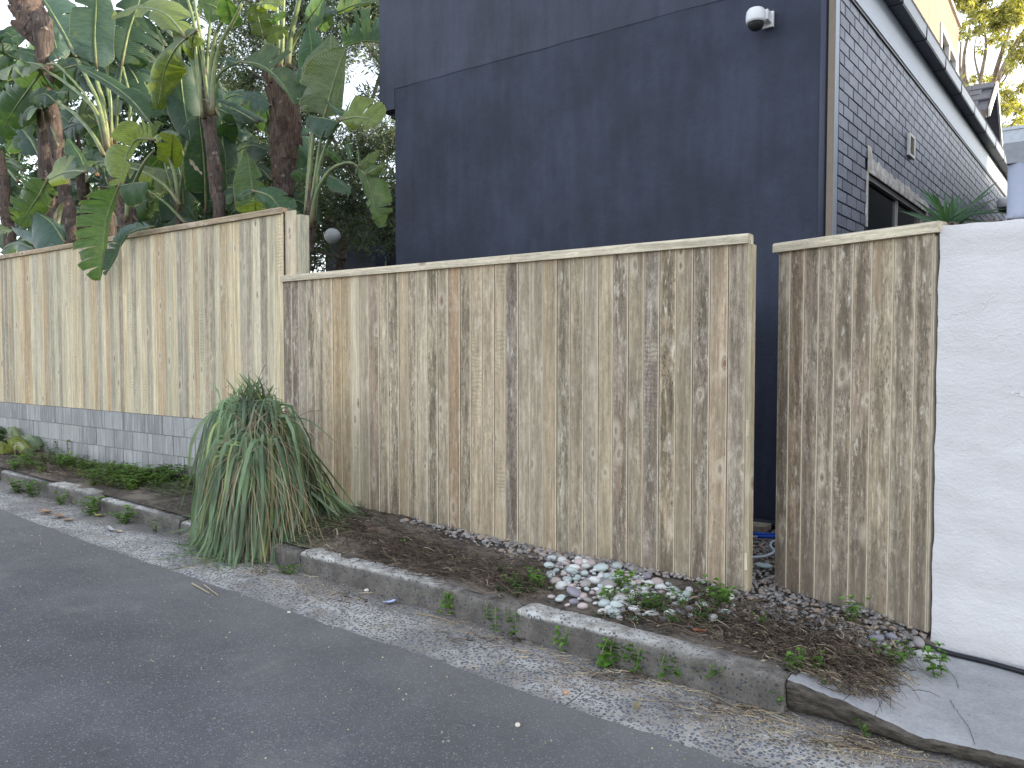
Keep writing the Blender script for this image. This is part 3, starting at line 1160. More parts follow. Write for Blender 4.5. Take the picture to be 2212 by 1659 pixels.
for i in range(len(sx) - 1):
    x0, x1 = sx[i] + .0016 + (.0022 if rnd.random() < .35 else 0), sx[i + 1] - .0016
    if i in tones:
        col, wt = tones[i][:3], tones[i][3]
    else:
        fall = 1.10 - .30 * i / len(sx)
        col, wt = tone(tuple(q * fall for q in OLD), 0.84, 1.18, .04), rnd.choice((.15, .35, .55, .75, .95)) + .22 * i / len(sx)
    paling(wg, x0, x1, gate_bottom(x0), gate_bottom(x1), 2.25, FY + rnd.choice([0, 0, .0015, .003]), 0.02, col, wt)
XG1 = sx[-1]
capping(wg, sx[0] - .012, -3.262, FY - .03, FY + .07, 2.232, 2.289, (0.62, 0.54, 0.40))
capping(wg, -3.26, XG1 + .012, FY - .03, FY + .07, 2.232, 2.289, (0.64, 0.56, 0.42))
mb = MB()
mb.box((XG1 + .002, FY - .001, .2), (XG1 + .03, FY + .068, 2.228))
o = mb.build('end_stile', M['wood'], wg, loc=(XG1, FY, .2))
o.color = (0.49, 0.41, 0.28, .12)
for py in (925, 1214):
    q = at(1618, py, FY)
    mb = MB()
    mb.box((XG1 + .006, FY - .0035, q.z - .05), (XG1 + .021, FY + .01, q.z + .05))
    p = mb.build('plug', M['wood'], o)
    p.color = (0.72, 0.62, 0.44, .0)
for z in (.5, 1.2, 1.95):
    mb = MB()
    mb.box((sx[0] + .02, FY + .026, z), (XG1, FY + .066, z + .1))
    o = mb.build('rail', M['wood'], wg)
    o.color = (*OLD, .3)
mb = MB()
hz = at(620, 940, FY)
mb.box((sx[0] - .03, FY - .03, hz.z - .06), (sx[0] + .035, FY - .004, hz.z + .06))
mb.tube([(sx[0] - .03, FY - .02, hz.z - .07), (sx[0] - .03, FY - .02, hz.z + .07)], .011, 8)
mb.build('hinge', M['steel'], wg)

# --- narrow gate, swung a little inwards
pr = at(2000, 1365, FY)
gb = pr.z
r = ray(1672, 1268)
pl_ = CAM + r * ((gb - CAM.z) / r.z)
ang = math.atan2(pr.y - pl_.y, pr.x - pl_.x)
gl = (Vector((pr.x, pr.y)) - Vector((pl_.x, pl_.y))).length
topz = gb + 2.095
ng = empty('narrow_gate', (pr.x, pr.y, gb), 'narrow weathered gate swung slightly inwards against the white wall', 'gate')
fr = [0, .093, .196, .302, .413, .53, .648, .777, .905, 1.0]
cl = [(.40, .33, .25, .95), (.40, .295, .205, .9), (.40, .315, .24, .85), (.47, .385, .29, .8), (.43, .35, .265, 1), (.44, .34, .25, .95), (.51, .41, .285, .8), (.48, .395, .29, .85), (.42, .34, .25, .9)]
dirg = Vector((math.cos(ang), math.sin(ang), 0))
for i in range(9):
    a, b = fr[i] * gl, fr[i + 1] * gl
    o = paling(ng, 0, b - a - .0025, 0, 0, 2.06, 0, .02, cl[i][:3], cl[i][3], ang=ang)
    o.location = Vector((pl_.x, pl_.y, gb)) + dirg * (a + .001) - ng.location
base = Vector((pl_.x, pl_.y, topz - .05)) + dirg * (-.02) + Vector((math.sin(ang), -math.cos(ang), 0)) * .03
o = capping(ng, 0, gl + .05, 0, .1, 0, .057, (0.62, 0.54, 0.40), ang=ang)
o.location = base - ng.location
nrm = Vector((-math.sin(ang), math.cos(ang), 0))
mb = MB()
a = Vector((pl_.x, pl_.y, gb)) + nrm * .022
for z in (.3, 1.0, 1.75):
    b_ = a + dirg * .03 + Vector((0, 0, z))
    e = a + dirg * (gl - .03) + Vector((0, 0, z))
    mb.prism([b_, e, e + nrm * .045, b_ + nrm * .045], (0, 0, .1))
o = mb.build('rail', M['wood'], ng)
o.color = (*OLD, .3)
mb = MB()
e = Vector((pr.x, pr.y, gb)) + dirg * .002
mb.prism([e, e + dirg * .007, e + dirg * .007 + nrm * .06, e + nrm * .06], (0, 0, 2.03))
o = mb.build('end_stile', M['wood'], ng)
o.color = (0.45, 0.39, 0.3, .2)

# ------------------------------------------------------------------ white rendered wall
ww = empty('rendered_wall', (-.3, FY, .1), 'rough white rendered boundary wall standing beside the concrete drive', 'wall')
mb = MB()
g = []
WX0 = -0.604
for k in range(60):
    x = WX0 + 0.02 * k if k < 45 else WX0 + .9 + (k - 45) * .18
    row = []
    for j in range(60):
        z = -0.12 + 2.362 * j / 59
        top = 0
        if j > 55:
            top = 0.012 * mnoise.noise(Vector((x * 7, 0, 3)))
        q = Vector((x * 4, 0, z * 6))
        yy = FY - .002 + 0.010 * mnoise.noise(q) + 0.004 * mnoise.noise(q * 3.3) + 0.002 * mnoise.noise(q * 9)
        xx = x + (0.008 * mnoise.noise(Vector((z * 5, 1, 1))) + 0.005 * mnoise.noise(Vector((z * 19, 1, 1))) if k == 0 else 0)
        row.append(Vector((xx, yy + (0.012 if j == 59 else 0), z + top)))
    g.append(row)
mb.grid([r for r in g])
toprow = [[r[-1] for r in g], [r[-1] + Vector((0, .19, .004 * mnoise.noise(r[-1] * 9))) for r in g]]
mb.grid(toprow)
mb.grid([[p + Vector((0, .19, 0)) for p in g[0]], g[0]])
mb.build('render_coat', M['white'], ww, True)
mb = MB()
for i in range(26):
    x = WX0 + rnd.uniform(.02, .7)
    s = rnd.uniform(.004, .014)
    mb.box((x, FY + .02, 2.236), (x + s * 2, FY + .05, 2.243 + s))
mb.build('dark_moss', M['bark'], ww)

# ------------------------------------------------------------------ the dark house
HY = 6.2
house = empty('dark_house', (-3.8, HY, .2), 'navy rendered house with slate painted brick side behind the gates', 'house')
HX1 = -1.645
SEAM = 4.43
HTOP = 5.78
mb = MB()


def wall_sheet(mb, x0, x1, z0, z1, y, seed, m=0):
    nx, nz = max(2, int((x1 - x0) / .12)), max(2, int((z1 - z0) / .12))
    mb.grid([[Vector((x0 + (x1 - x0) * k / nx, y + (0.004 * mnoise.noise(Vector((k * .4, j * .4, seed)))), z0 + (z1 - z0) * j / nz)) for j in range(nz + 1)] for k in range(nx + 1)], m)


wall_sheet(mb, -6.06, HX1, 0, SEAM + .01, HY, 1)
mb.box((-6.06, HY + .01, 0), (HX1, HY + .25, SEAM + .02))
mb.build('lower_wall', M['navy'], house, True)
mb = MB()
g = []
n = 90
for k in range(n + 1):
    x = -6.285 + (HX1 + 6.285) * k / n
    zz = SEAM + 0.006 * mnoise.noise(Vector((x * 3, 0, 0))) + .004 * mnoise.noise(Vector((x * 11, 0, 0)))
    g.append([Vector((x, HY - .001, zz)), Vector((x, HY - .0055, zz + .008)), Vector((x, HY - .006, zz + .03)), Vector((x, HY - .006, 5.0)), Vector((x, HY - .006, HTOP))])
mb.grid(g)
mb.box((-6.285, HY - .005, 4.225), (-6.062, HY + .5, SEAM + .02))
mb.box((-6.285, HY - .005, SEAM + .02), (HX1, HY + .5, HTOP))
mb.build('upper_wall', M['navy_upper'], house, False)
mb = MB()
mb.box((-6.22, HY + .1, 4.17), (-6.062, HY + .6, 4.222))
mb.build('soffit', M['darktrim'], house)
# bulk of the house behind the front, closed towards the passage
mb = MB()
mb.box((-6.05, HY + .26, 0), (-1.75, 21, 4.7))
mb.box((-6.25, HY + .52, 4.71), (-2.6, 12.8, HTOP - .01))
mb.build('house_body', M['joint'], house)
# roof slope behind the gutter
mb = MB()
mb.quad(side(.3, .1, 4.81), side(16, .1, 4.81), side(16, -2.2, 6.0), side(.3, -2.2, 6.0))
mb.build('roof', M['tile'], house)
# rear wing seen under the olive tree
rw0, rw1 = at(703, 560, 11), at(812, 560, 11)
mb = MB()
mb.box((rw0.x, 11, 0), (rw1.x, 11.3, 4.6))
mb.box((rw1.x - .9, 11.6, 0), (-8.5, 11.9, 4.6))
mb.build('rear_wing', M['navy'], house)

# corner strips
mb = MB()
mb.tube([(HX1 + .012, HY + .012, .2), (HX1 + .012, HY + .012, 6.3)], .026, 12)
mb.build('corner_bead', M['slatepaint'], house, True)
mb = MB()
mb.box((-1.622, HY + .02, .2), (-1.596, HY + .2, 6.0))
mb.build('corner_gap', M['darktrim'], house)
mb = MB()
mb.box((-1.594, HY + .002, .2), (-1.546, HY + .1, 6.0))
mb.build('corner_timber', M['timbertrim'], house)
mb = MB()
mb.prism([side(.006, .001, .2), side(.006, .006, .2), side(.1, .006, .2), side(.1, .001, .2)], (0, 0, 6))
mb.build('corner_flashing', M['steel'], house)

# brick side: mortar backing with an opening, then bricks proud of it
W0, W1, WZ0, WZ1 = 0.985, 3.42, 2.0, 3.125
mb = MB()


def sbox(mb, s0, s1, o0, o1, z0, z1, m=0):
    mb.prism([side(s0, o0, z0), side(s0, o1, z0), side(s1, o1, z0), side(s1, o0, z0)], (0, 0, z1 - z0), m)


sbox(mb, .1, W0, -.2, 0, 0, 4.36)
sbox(mb, W1, 15.5, -.2, 0, 0, 4.36)
sbox(mb, W0 + .0005, W1 - .0005, -.2, 0, 0, WZ0)
sbox(mb, W0 + .0005, W1 - .0005, -.2, 0, WZ1, 4.36)
mb.build('mortar_bed', M['joint'], house)
CO, BLN = 0.0935, 0.262
bm_cache = {}
mass = MB()
brick_jobs = []
nrow = int((4.345 - 2.1) / CO)
for rix in range(-1, nrow + 1):
    z0 = 4.345 - (rix + 1) * CO + .004
    if z0 < 1.9: continue
    s = 0.102 + (BLN / 2 if rix % 2 else 0) - BLN
    while s < 15.3:
        a, b = max(s, .104), s + BLN - .016
        s += BLN
        if b - a < .05: continue
        if z0 + CO - .012 > 4.34: continue
        if b > W0 - .06 and a < W1 + .06 and z0 < WZ1 + .07 and z0 + CO > WZ0:
            if a < W0 - .06 and W0 - .062 - a > .05: b = W0 - .062
            elif b > W1 + .06 and b - W1 - .062 > .05: a = W1 + .062
            else: continue
        brick_jobs.append((a, b, z0))
vis = sorted(brick_jobs, key=lambda j: (j[2] < 2.1, j[0]))
for i, (a, b, z0) in enumerate(vis):
    o1 = rnd.uniform(.0085, .0108)
    h = CO - .0125
    if i < 290:
        bb = MB()
        e = .004
        L = b - a
        p = [(0, 0), (0, o1 - e), (e, o1), (L - e, o1), (L, o1 - e), (L, 0)]
        key = round(L, 2)
        bb.prism([Vector((SDIR * u + SNRM * w)) for u, w in p], (0, 0, h))
        bb.v = [Vector((v.x, v.y, v.z)) for v in bb.v]
        o = bb.build('brick', M['brick'], house)
        o.location = side(a, .0003, z0) - house.location
    else:
        sbox(mass, a, b, .0003, o1, z0, z0 + h)
tag(mass.build('brick', M['brick'], house), kind='stuff')

# window in the brick side
win = empty('window', side(W0, 0, WZ0))
win.parent = house
win.location = side(W0, 0, WZ0) - house.location
mb = MB()
sbox(mb, W0 + .004, W0 + .035, -.07, -.012, WZ0, WZ1 - .002)
sbox(mb, W1 - .035, W1 - .004, -.07, -.012, WZ0, WZ1 - .002)
sbox(mb, W0 + .036, W1 - .036, -.07, -.012, WZ1 - .045, WZ1 - .003)
sbox(mb, W0 + 1.24, W0 + 1.275, -.09, -.03, WZ0, WZ1 - .046)
mb.build('frame', M['aluminium'], win)
mb = MB()
sbox(mb, W0 + .036, W1 - .036, -.06, -.05, WZ0, WZ1 - .046)
mb.build('pane', M['glass'], win)
mb = MB()
g = []
for k in range(60):
    s = W0 - .055 + (W1 - W0 + .13) * k / 59
    hh = WZ1 + .135 + .05 * mnoise.noise(Vector((s * 5, 1, 0))) + .025 * mnoise.noise(Vector((s * 17, 2, 0))) + (.09 if s < W0 + .1 else 0) - .02 * (s - W0) / 2.4
    g.append([side(s, .001, WZ1 + .001), side(s, .012, WZ1 + .001), side(s, .016, WZ1 + .05), side(s, .013, hh - .01), side(s, .001, hh)])
mb.grid(g)
for sgn, sa in ((-1, W0), (1, W1)):
    g = []
    for k in range(14):
        z = WZ1 - .46 * k / 13 if sgn < 0 else WZ1 - .5 * k / 13
        wd = .04 + .018 * mnoise.noise(Vector((z * 12, 4, sgn))) + .01 * mnoise.noise(Vector((z * 31, 4, sgn)))
        g.append([side(sa + sgn * .001, .001, z), side(sa + sgn * .002, .012, z), side(sa + sgn * wd, .012, z), side(sa + sgn * (wd + .006), .001, z)])
    mb.grid(g)
mb.build('lintel', M['lintel'], win)

# bare patches of old render where paint fell off
for (s0, s1, z0, z1) in ((8.05, 8.2, 3.2, 3.45), (10.6, 10.75, 2.6, 2.9), (11.4, 11.5, 2.4, 2.6), (3.95, 4.03, 2.55, 2.75)):
    mb = MB()
    sbox(mb, s0, s1, .004, .016, z0, z1)
    mb.build('bare_patch', M['lintel'], house)

# eave: tall white fascia, quad gutter with brackets
mb = MB()
sbox(mb, .06, 15.4, .0, .028, 4.352, 4.66)
mb.build('fascia', M['fascia'], house)
mb = MB()
sbox(mb, .06, 15.4, .0005, .022, 4.325, 4.351)
mb.build('dark_bead', M['darktrim'], house)  # thin dark strip just below the fascia
gt = MB()
gp = [(.03, 4.80), (.03, 4.655), (.05, 4.65), (.125, 4.65), (.143, 4.665), (.145, 4.765), (.155, 4.78), (.158, 4.795), (.135, 4.80), (.13, 4.66), (.045, 4.662), (.045, 4.80)]
segs = [-.3] + [1.02 * k + .45 for k in range(15)] + [15.6]
for a, b in zip(segs, segs[1:]):
    for (p, q, mi) in (((.03, 4.652), (.138, 4.652), 0), ((.138, 4.652), (.147, 4.668), 0), ((.147, 4.668), (.150, 4.775), 1), ((.150, 4.775), (.160, 4.79), 1), ((.160, 4.79), (.150, 4.802), 2), ((.15, 4.802), (.13, 4.802), 2), ((.13, 4.802), (.03, 4.81), 2)):
        gt.quad(side(a + .0, p[0], p[1]), side(b - .004, p[0], p[1]), side(b - .004, q[0], q[1]), side(a, q[0], q[1]), mi)
    sbox(gt, b - .006, b + .006, .028, .152, 4.649, 4.70, 2)
    sbox(gt, b - .008, b + .008, .1465, .1535, 4.69, 4.78, 2)
gt.build('gutter', [M['gutter'], M['gutter_skylit_face'], M['lip']], house)

# louvred vent
vt = bpy.data.objects.new('vent', None)
COL.objects.link(vt)
vt.parent = house
vt.location = side(2.55, 0, 3.68) - house.location
v0, v1, vz0, vz1 = 2.40, 2.66, 3.545, 3.76
mb = MB()
for (a, b, c, d) in ((v0, v0 + .03, vz0, vz1), (v1 - .03, v1, vz0, vz1), (v0 + .031, v1 - .031, vz0, vz0 + .02), (v0 + .031, v1 - .031, vz1 - .02, vz1)):
    sbox(mb, a, b, .012, .035, c, d)
mb.build('vent_frame', M['ventp'], vt)
mb = MB()
sbox(mb, v0 + .02, v1 - .02, .0125, .015, vz0 + .01, vz1 - .01)
mb.build('backing', M['darktrim'], vt)
for k in range(11):
    z = vz0 + .024 + k * .0158
    mb = MB()
    mb.prism([side(v0 + .031, .016, z + .008), side(v0 + .031, .03, z), side(v0 + .031, .032, z + .003), side(v0 + .031, .018, z + .011)], SDIR * (v1 - v0 - .062))
    mb.build('louvre', M['ventp'], vt)

# dormer on the roof
dm = bpy.data.objects.new('dormer', None)
COL.objects.link(dm)
dm.parent = house
DX = -1.35
ap = atX((3200 + 1920 * .3761) / 1.8228, 862 * .3761 / 1.8228, DX)          # gable apex
fl = atX((3200 + 1845 * .3761) / 1.8228, 1180 * .3761 / 1.8228, DX)         # lower front foot of the gable
fr_ = atX((3200 + 1972 * .3761) / 1.8228, 1440 * .3761 / 1.8228, DX)
dm.location = Vector((DX - .5, ap.y, ap.z - .5)) - house.location
hw = (fr_.y - ap.y)
ylo, zlo = ap.y - hw, fr_.z
zlo = min(zlo, fl.z)
nr = 5
for rr in range(nr):
    t0, t1 = rr / nr, (rr + 1.04) / nr
    y0_, z0_ = ap.y + (ylo - ap.y) * t0, ap.z + (zlo - ap.z) * t0
    y1_, z1_ = ap.y + (ylo - ap.y) * t1, ap.z + (zlo - ap.z) * t1
    lift = .012
    tw = .33
    xx = DX - .02 - (tw / 2 if rr % 2 else 0)
    while xx > DX - 2.0:
        mb = MB()
        mb.prism([Vector((xx, y0_, z0_ + .004)), Vector((xx, y0_, z0_ + .02)), Vector((xx, y1_, z1_ + lift + .02)), Vector((xx, y1_, z1_ + lift - .01))], (-tw + .006, 0, 0))
        mb.build('tile', M['tile'], dm)
        xx -= tw
mb = MB()
mb.prism([Vector((DX - 2.2, ap.y, ap.z - .02)), Vector((DX - 2.2, ap.y + hw, zlo)), Vector((DX - 2.2, ap.y + hw, zlo - .03)), Vector((DX - 2.2, ap.y, ap.z - .06))], (2.2, 0, 0))
mb.prism([Vector((DX - 2.2, ap.y, ap.z - .01)), Vector((DX - 2.2, ylo, zlo - .01)), Vector((DX - 2.2, ylo, zlo - .05)), Vector((DX - 2.2, ap.y, ap.z - .06))], (2.17, 0, 0))
mb.build('far_slope', M['tile'], dm)
mb = MB()
for (a, b) in (((ap.y, ap.z + .02), (ylo - .03, zlo + .03)), ((ap.y, ap.z + .02), (ap.y + hw + .03, zlo + .01))):
    mb.prism([Vector((DX, a[0], a[1])), Vector((DX, b[0], b[1])), Vector((DX, b[0], b[1] - .13)), Vector((DX, a[0], a[1] - .16))], (.03, 0, 0))
mb.build('barge_board', M['trimwhite'], dm)
mb = MB()
mb.box((DX - 2.1, ylo + .15, zlo - .9), (DX - .3, ap.y + hw - .15, zlo - .01))
mb.build('cheek', M['darktrim'], dm)
mb = MB()
mb.prism([Vector((DX - .32, ap.y, ap.z - .1)), Vector((DX - .32, ylo + .1, zlo)), Vector((DX - .32, ap.y + hw - .1, zlo))], (-.05, 0, 0))
mb.build('gable', M['darktrim'], dm)
mb = MB()
mb.box((DX - 2.1, ylo - .04, zlo - .1), (DX - .02, ylo + .02, zlo + .01))
mb.build('eave_board', M['timbertrim'], dm)
mb = MB()
mb.box((DX - .29, ylo + .25, zlo - .75), (DX - .26, ap.y + .5, zlo - .12))
mb.build('dormer_window', M['glass'], dm)

# ------------------------------------------------------------------ cream building behind the gutter
cb = empty('cream_building', (-4, 17, .2), 'sunlit cream rendered upper storey with a white framed window beyond the gutter', 'building')
CXX = -2.4
cw = [atX((3200 + a * .3761) / 1.8228, b * .3761 / 1.8228, CXX) for a, b in ((1335, 280), (1495, 565), (1335, 530), (1495, 795))]
cy0, cy1 = cw[0].y, cw[1].y
cz1, cz0 = cw[0].z, cw[2].z
cz1 += .02
CE = 20.0
mb = MB()
for (a, b, c, d) in ((12.9, cy0, 0, 8.76), (cy1, CE, 0, 8.76), (cy0, cy1, 0, cz0), (cy0, cy1, cz1, 8.76)):
    mb.box((CXX - .25, a + .001, c), (CXX, b - .001, d))
mb.box((CXX - 5, 12.9, 0), (CXX - .26, CE, 8.7))
mb.build('wall', M['cream'], cb)
mb = MB()
mb.box((CXX - 5, 12.86, 8.762), (CXX + .05, CE + .05, 8.82))
mb.build('parapet_cap', M['trimwhite'], cb)
wv_ = bpy.data.objects.new('window', None)
COL.objects.link(wv_)
wv_.parent = cb
wv_.location = Vector((CXX, cy0, cz0)) - cb.location
mb = MB()
for (a, b, c, d) in ((cy0 - .02, cy0 + .1, cz0 - .06, cz1 + .06), (cy1 - .1, cy1 + .02, cz0 - .06, cz1 + .06), (cy0 + .101, cy1 - .101, cz0 - .06, cz0 + .06), (cy0 + .101, cy1 - .101, cz1 - .05, cz1 + .06), ((cy0 + cy1) / 2 - .05, (cy0 + cy1) / 2 + .05, cz0 + .061, cz1 - .051)):
    mb.box((CXX - .06, a, c), (CXX + .03, b, d))
mb.build('frame', M['trimwhite'], wv_)
mb = MB()
mb.box((CXX - .12, cy0 + .1, cz0 + .06), (CXX - .1, cy1 - .1, cz1 - .05))
mb.build('pane', M['glass'], wv_)

# ------------------------------------------------------------------ neighbour at the right: low part, unseen taller part added to shade the street, downpipe
nb = empty('neighbour_building', (4, 9, .1), 'unseen grey rendered building on the far side of the passage, raised for shade', 'building')
mb = MB()
mb.box((.05, 5.6, -.3), (3.6, 9.4, 3.2))
mb.box((.05, 9.41, -.3), (3.6, 34, 4.9))  # unseen part, raised so the window pane reflects something dark
mb.box((3.61, 5.0, -.5), (22, 17, 8.2))
mb.build('wall', M['greywall'], nb)
dp = empty('downpipe', at(2198, 470, 5.0), 'grey downpipe under a galvanised rainwater head behind the white wall', 'downpipe')
pc = at(2204, 400, 5.0)
pl0 = at(2176, 400, 5.0)
prd = (pc - pl0).length
mb = MB()
mb.tube([(pc.x, 5.0, .2), (pc.x, 5.0, 2.62)], prd, 20)
mb.build('pipe', M['pvc'], dp, True)
mb = MB()
q = at(2176, 420, 5.0)
mb.tube([(pc.x, 5.0, 2.30), (pc.x, 5.0, 2.335)], prd + .006, 20)
mb.box((pc.x - .02, 5.0 - prd - .02, 2.302), (pc.x + .02, 5.0 - prd, 2.333))
mb.build('clip', M['pvc'], dp, True)
mb = MB()
ht = at(2173, 287, 5.0)
hb = at(2178, 318, 5.0)
hx = ht.x - .005
for (w0, w1, z0, z1) in (((pc.x - hx) + .0, (pc.x - hx), hb.z, ht.z),):
    mb.box((pc.x - w0, 4.9, z0), (pc.x + w0, 5.12, z1))
    n0 = len(mb.v)
    mb.box((pc.x - w0 - .006, 4.893, z1 - .012), (pc.x + w0 + .006, 5.126, z1 + .004))
    n = len(mb.v)
    lo = 2.60
    mb.v += [Vector(p) for p in ((pc.x - w0, 4.9, hb.z), (pc.x + w0, 4.9, hb.z), (pc.x + w0, 5.12, hb.z), (pc.x - w0, 5.12, hb.z), (pc.x - prd, 5 - prd, lo), (pc.x + prd, 5 - prd, lo), (pc.x + prd, 5 + prd, lo), (pc.x - prd, 5 + prd, lo))]
    for qd in ((0, 1, 5, 4), (1, 2, 6, 5), (2, 3, 7, 6), (3, 0, 4, 7)):
        mb.f.append(tuple(n + i for i in reversed(qd)))
        mb.m.append(0)
        mb.uv += [(0, 0)] * 4
mb.build('rainwater_head', M['hopper'], dp)

# ------------------------------------------------------------------ security cameras
def dome_camera(name, c, R0, label):
    t = empty(name, c, label, 'security camera')
    mb = MB()
    prof = [(0.0, .095), (.45, .09), (.75, .075), (.93, .045), (1.0, .0), (1.0, -.06), (.95, -.075), (.80, -.085)]
    g = []
    n = 28
    for (rr, zz) in prof:
        g.append([Vector((c.x + math.cos(2 * math.pi * k / n) * rr * R0, c.y + math.sin(2 * math.pi * k / n) * rr * R0, c.z + zz * R0 / .1 * .86)) for k in range(n + 1)])
    mb.grid(g)
    mb.build('housing', M['plastic'], t, True)
    mb = MB()
    g = []
    for j in range(9):
        a = math.pi / 2 * j / 8
        g.append([Vector((c.x + math.cos(2 * math.pi * k / n) * math.cos(a) * R0 * .8, c.y + math.sin(2 * math.pi * k / n) * math.cos(a) * R0 * .8, c.z - .085 * R0 / .1 - math.sin(a) * R0 * .68)) for k in range(n + 1)])
    mb.grid(g)
    mb.build('dome', M['smoke'], t, True)
    mb = MB()
    mb.box((c.x + R0 * .2, c.y + R0 * .2, c.z - .05 * R0 / .1), (c.x + R0 * 1.15, HY - .018 if c.y < 7 else c.y + R0 * 1.5, c.z + .05 * R0 / .1))
    mb.box((c.x + R0 * .1, (HY - .04) if c.y < 7 else c.y + R0 * 1.5, c.z - R0 * .85), (c.x + R0 * 1.3, (HY - .0185) if c.y < 7 else c.y + R0 * 1.7, c.z + R0 * .7))
    mb.build('bracket', M['plastic'], t)


dome_camera('security_camera', at(1633, 34, 6.05), .075, 'white dome camera with dark lens mounted high on the navy wall')
pcm = side(11.6, .22, 0)
q = atX((3200 + 2010 * .3761) / 1.8228, (400 + 1060 * .3761) / 1.8228, side(9, .16, 0).x)
dome_camera('security_camera', Vector((q.x, q.y, q.z)), .11, 'small white dome camera at the far end of the brick side wall')

# ------------------------------------------------------------------ big leaves
def leaf_mesh(mid, wa, wb, nrm, tears_a=0, tears_b=0, droop=.35, seed=0, grav=.25, fold=.25, n_t=26, tip=2.3, base_round=.16, flat=False):
    """Blade of a giant strelitzia: midrib polyline, half widths on both sides, torn along the side veins."""
    rr = random.Random(seed)
    C = curve(mid, 60)
    L = sum((C[i + 1] - C[i]).length for i in range(60))

    def P(t):
        u = max(0, min(1, t)) * 60
        i = min(59, int(u))
        return C[i].lerp(C[i + 1], u - i)

    def T(t):
        return (P(min(1, t + .02)) - P(max(0, t - .02))).normalized()

    def prof(t):
        a = min(1.0, (max(0, t) / base_round)) ** .55
        b = 1.0 if t < .5 else max(0.0, 1 - ((t - .5) / .5) ** tip)
        return a * b ** .8

    mb = MB()
    for sd, w, tears in ((1, wa, tears_a), (-1, wb, tears_b)):
        if w <= 0: continue
        cuts = [0.0]
        if tears:
            c_ = sorted(rr.uniform(.06, .97) for _ in range(tears))
            for q in c_:
                if q - cuts[-1] > .035: cuts.append(q)
        cuts.append(1.0)
        wob = rr.uniform(0, 10)
        for ta, tb in zip(cuts, cuts[1:]):
            nt_ = max(2, int((tb - ta) * n_t) + 1)
            ns = 5
            dj = rr.uniform(-.30, .35) if tears else 0
            gj = grav * rr.uniform(.5, 1.8) if tears else grav
            short = rr.uniform(.80, 1.03) if tears else 1.0
            gap = rr.uniform(.05, .45) if tears else 0
            pts, uvs = [], []
            for j in range(nt_ + 1):
                t0 = ta + (tb - ta) * j / nt_
                tc = (ta + tb) / 2
                row, ur = [], []
                for k in range(ns + 1):
                    s = k / ns
                    t = t0 + (tc - t0) * gap * s * s + .05 * s
                    if not tears: t = t0 + .035 * s * (1 - t0)
                    t = min(1.0, t)
                    tt, pp = T(t), P(t)
                    n = (nrm - tt * nrm.dot(tt)).normalized()
                    b = tt.cross(n) * sd
                    ww = w * prof(t0 if tears else t) * short
                    if tears and k == ns: ww *= 1 + rr.uniform(-.05, .03)
                    a0 = -fold
                    a = a0 + (droop + dj) * 1.25 * s
                    p = pp + b * (s * ww * math.cos(a)) - n * (s * ww * math.sin(a))
                    p = p - Vector((0, 0, 1)) * (s * s * ww * gj)
                    p = p + n * (.012 * math.sin(t * 17 + wob) * s)
                    row.append(p)
                    ur.append((t * L * 1.0, s))
                pts.append(row)
                uvs.append(ur)
            mb.grid(pts, 0, uvs)
    return mb, C


DARK = (.030, .066, .036)
MID = (.046, .095, .045)
BLU = (.060, .112, .085)
YEL = (.15, .20, .045)
PAL = (.115, .165, .085)
OLI = (.085, .125, .038)
GLO = (.075, .125, .115)

ZN = {'4': (0, 0, .1984), '5': (438.9, 0, .1984), '6': (0, 274.3, .1984), '7': (438.9, 274.3, .1984), '1': (0, 0, .3968), 'D': (0, 0, 1.0)}


def zp(zone, p, Y):
    ox, oy, s = ZN[zone]
    return at(ox + p[0] * s, oy + p[1] * s, Y)


SEED = [100]


def add_leaf(plant, zone, pts, wa, wb, Y, col, ta=0, tb=0, droop=.35, grav=.2, tilt=.35, fold=.2, dY=None, rib=True, **kw):
    SEED[0] += 1
    rr = random.Random(SEED[0])
    n = len(pts)
    if dY is None: dY = rr.uniform(-.25, .25)
    P_ = []
    for i, p in enumerate(pts):
        P_.append(zp(zone, p, Y + dY * i / (n - 1)))
    if ta == 0 and rr.random() < .55: ta = rr.choice((1, 2, 3))
    if tb == 0 and rr.random() < .55: tb = rr.choice((1, 2, 3))
    mp = P_[len(P_) // 2]
    sc = ZN[zone][2] * depth(mp) / FPX
    view = (CAM - mp).normalized()
    nrm = (view * (1 - tilt) + Vector((rr.uniform(-.5, .5), rr.uniform(-.3, .1), rr.uniform(.3, .9))) * tilt).normalized()
    mb, C = leaf_mesh(P_, wa * sc * 1.14, wb * sc * 1.14, nrm, ta, tb, droop, SEED[0], grav, fold, **kw)
    o = mb.build('leaf', M['leaf'], plant, True, P_[0])
    k = rr.uniform(.88, 1.12)
    o.color = (col[0] * k, col[1] * k, col[2] * k, 1)
    if rib:
        m2 = MB()
        r0 = max(.006, .022 * min(1, (wa + wb) * sc / .5))
        cc = C[::4]
        m2.tube(cc, [r0 * (1 - .8 * i / (len(cc) - 1)) for i in range(len(cc))], 6)
        m2.build('midrib', M['stalk'], o, True)
    return o


def add_stalk(plant, zone, pts, r_px, Y, dY=0.0, r1=.55):
    n = len(pts)
    P_ = [zp(zone, p, Y + dY * i / (n - 1)) for i, p in enumerate(pts)]
    sc = ZN[zone][2] * depth(P_[0]) / FPX
    cc = curve(P_, 14)
    mb = MB()
    mb.tube(cc, [r_px * sc * (1 - (1 - r1) * i / 14) for i in range(15)], 8)
    return mb.build('leaf_stalk', M['stalk'], plant, True)


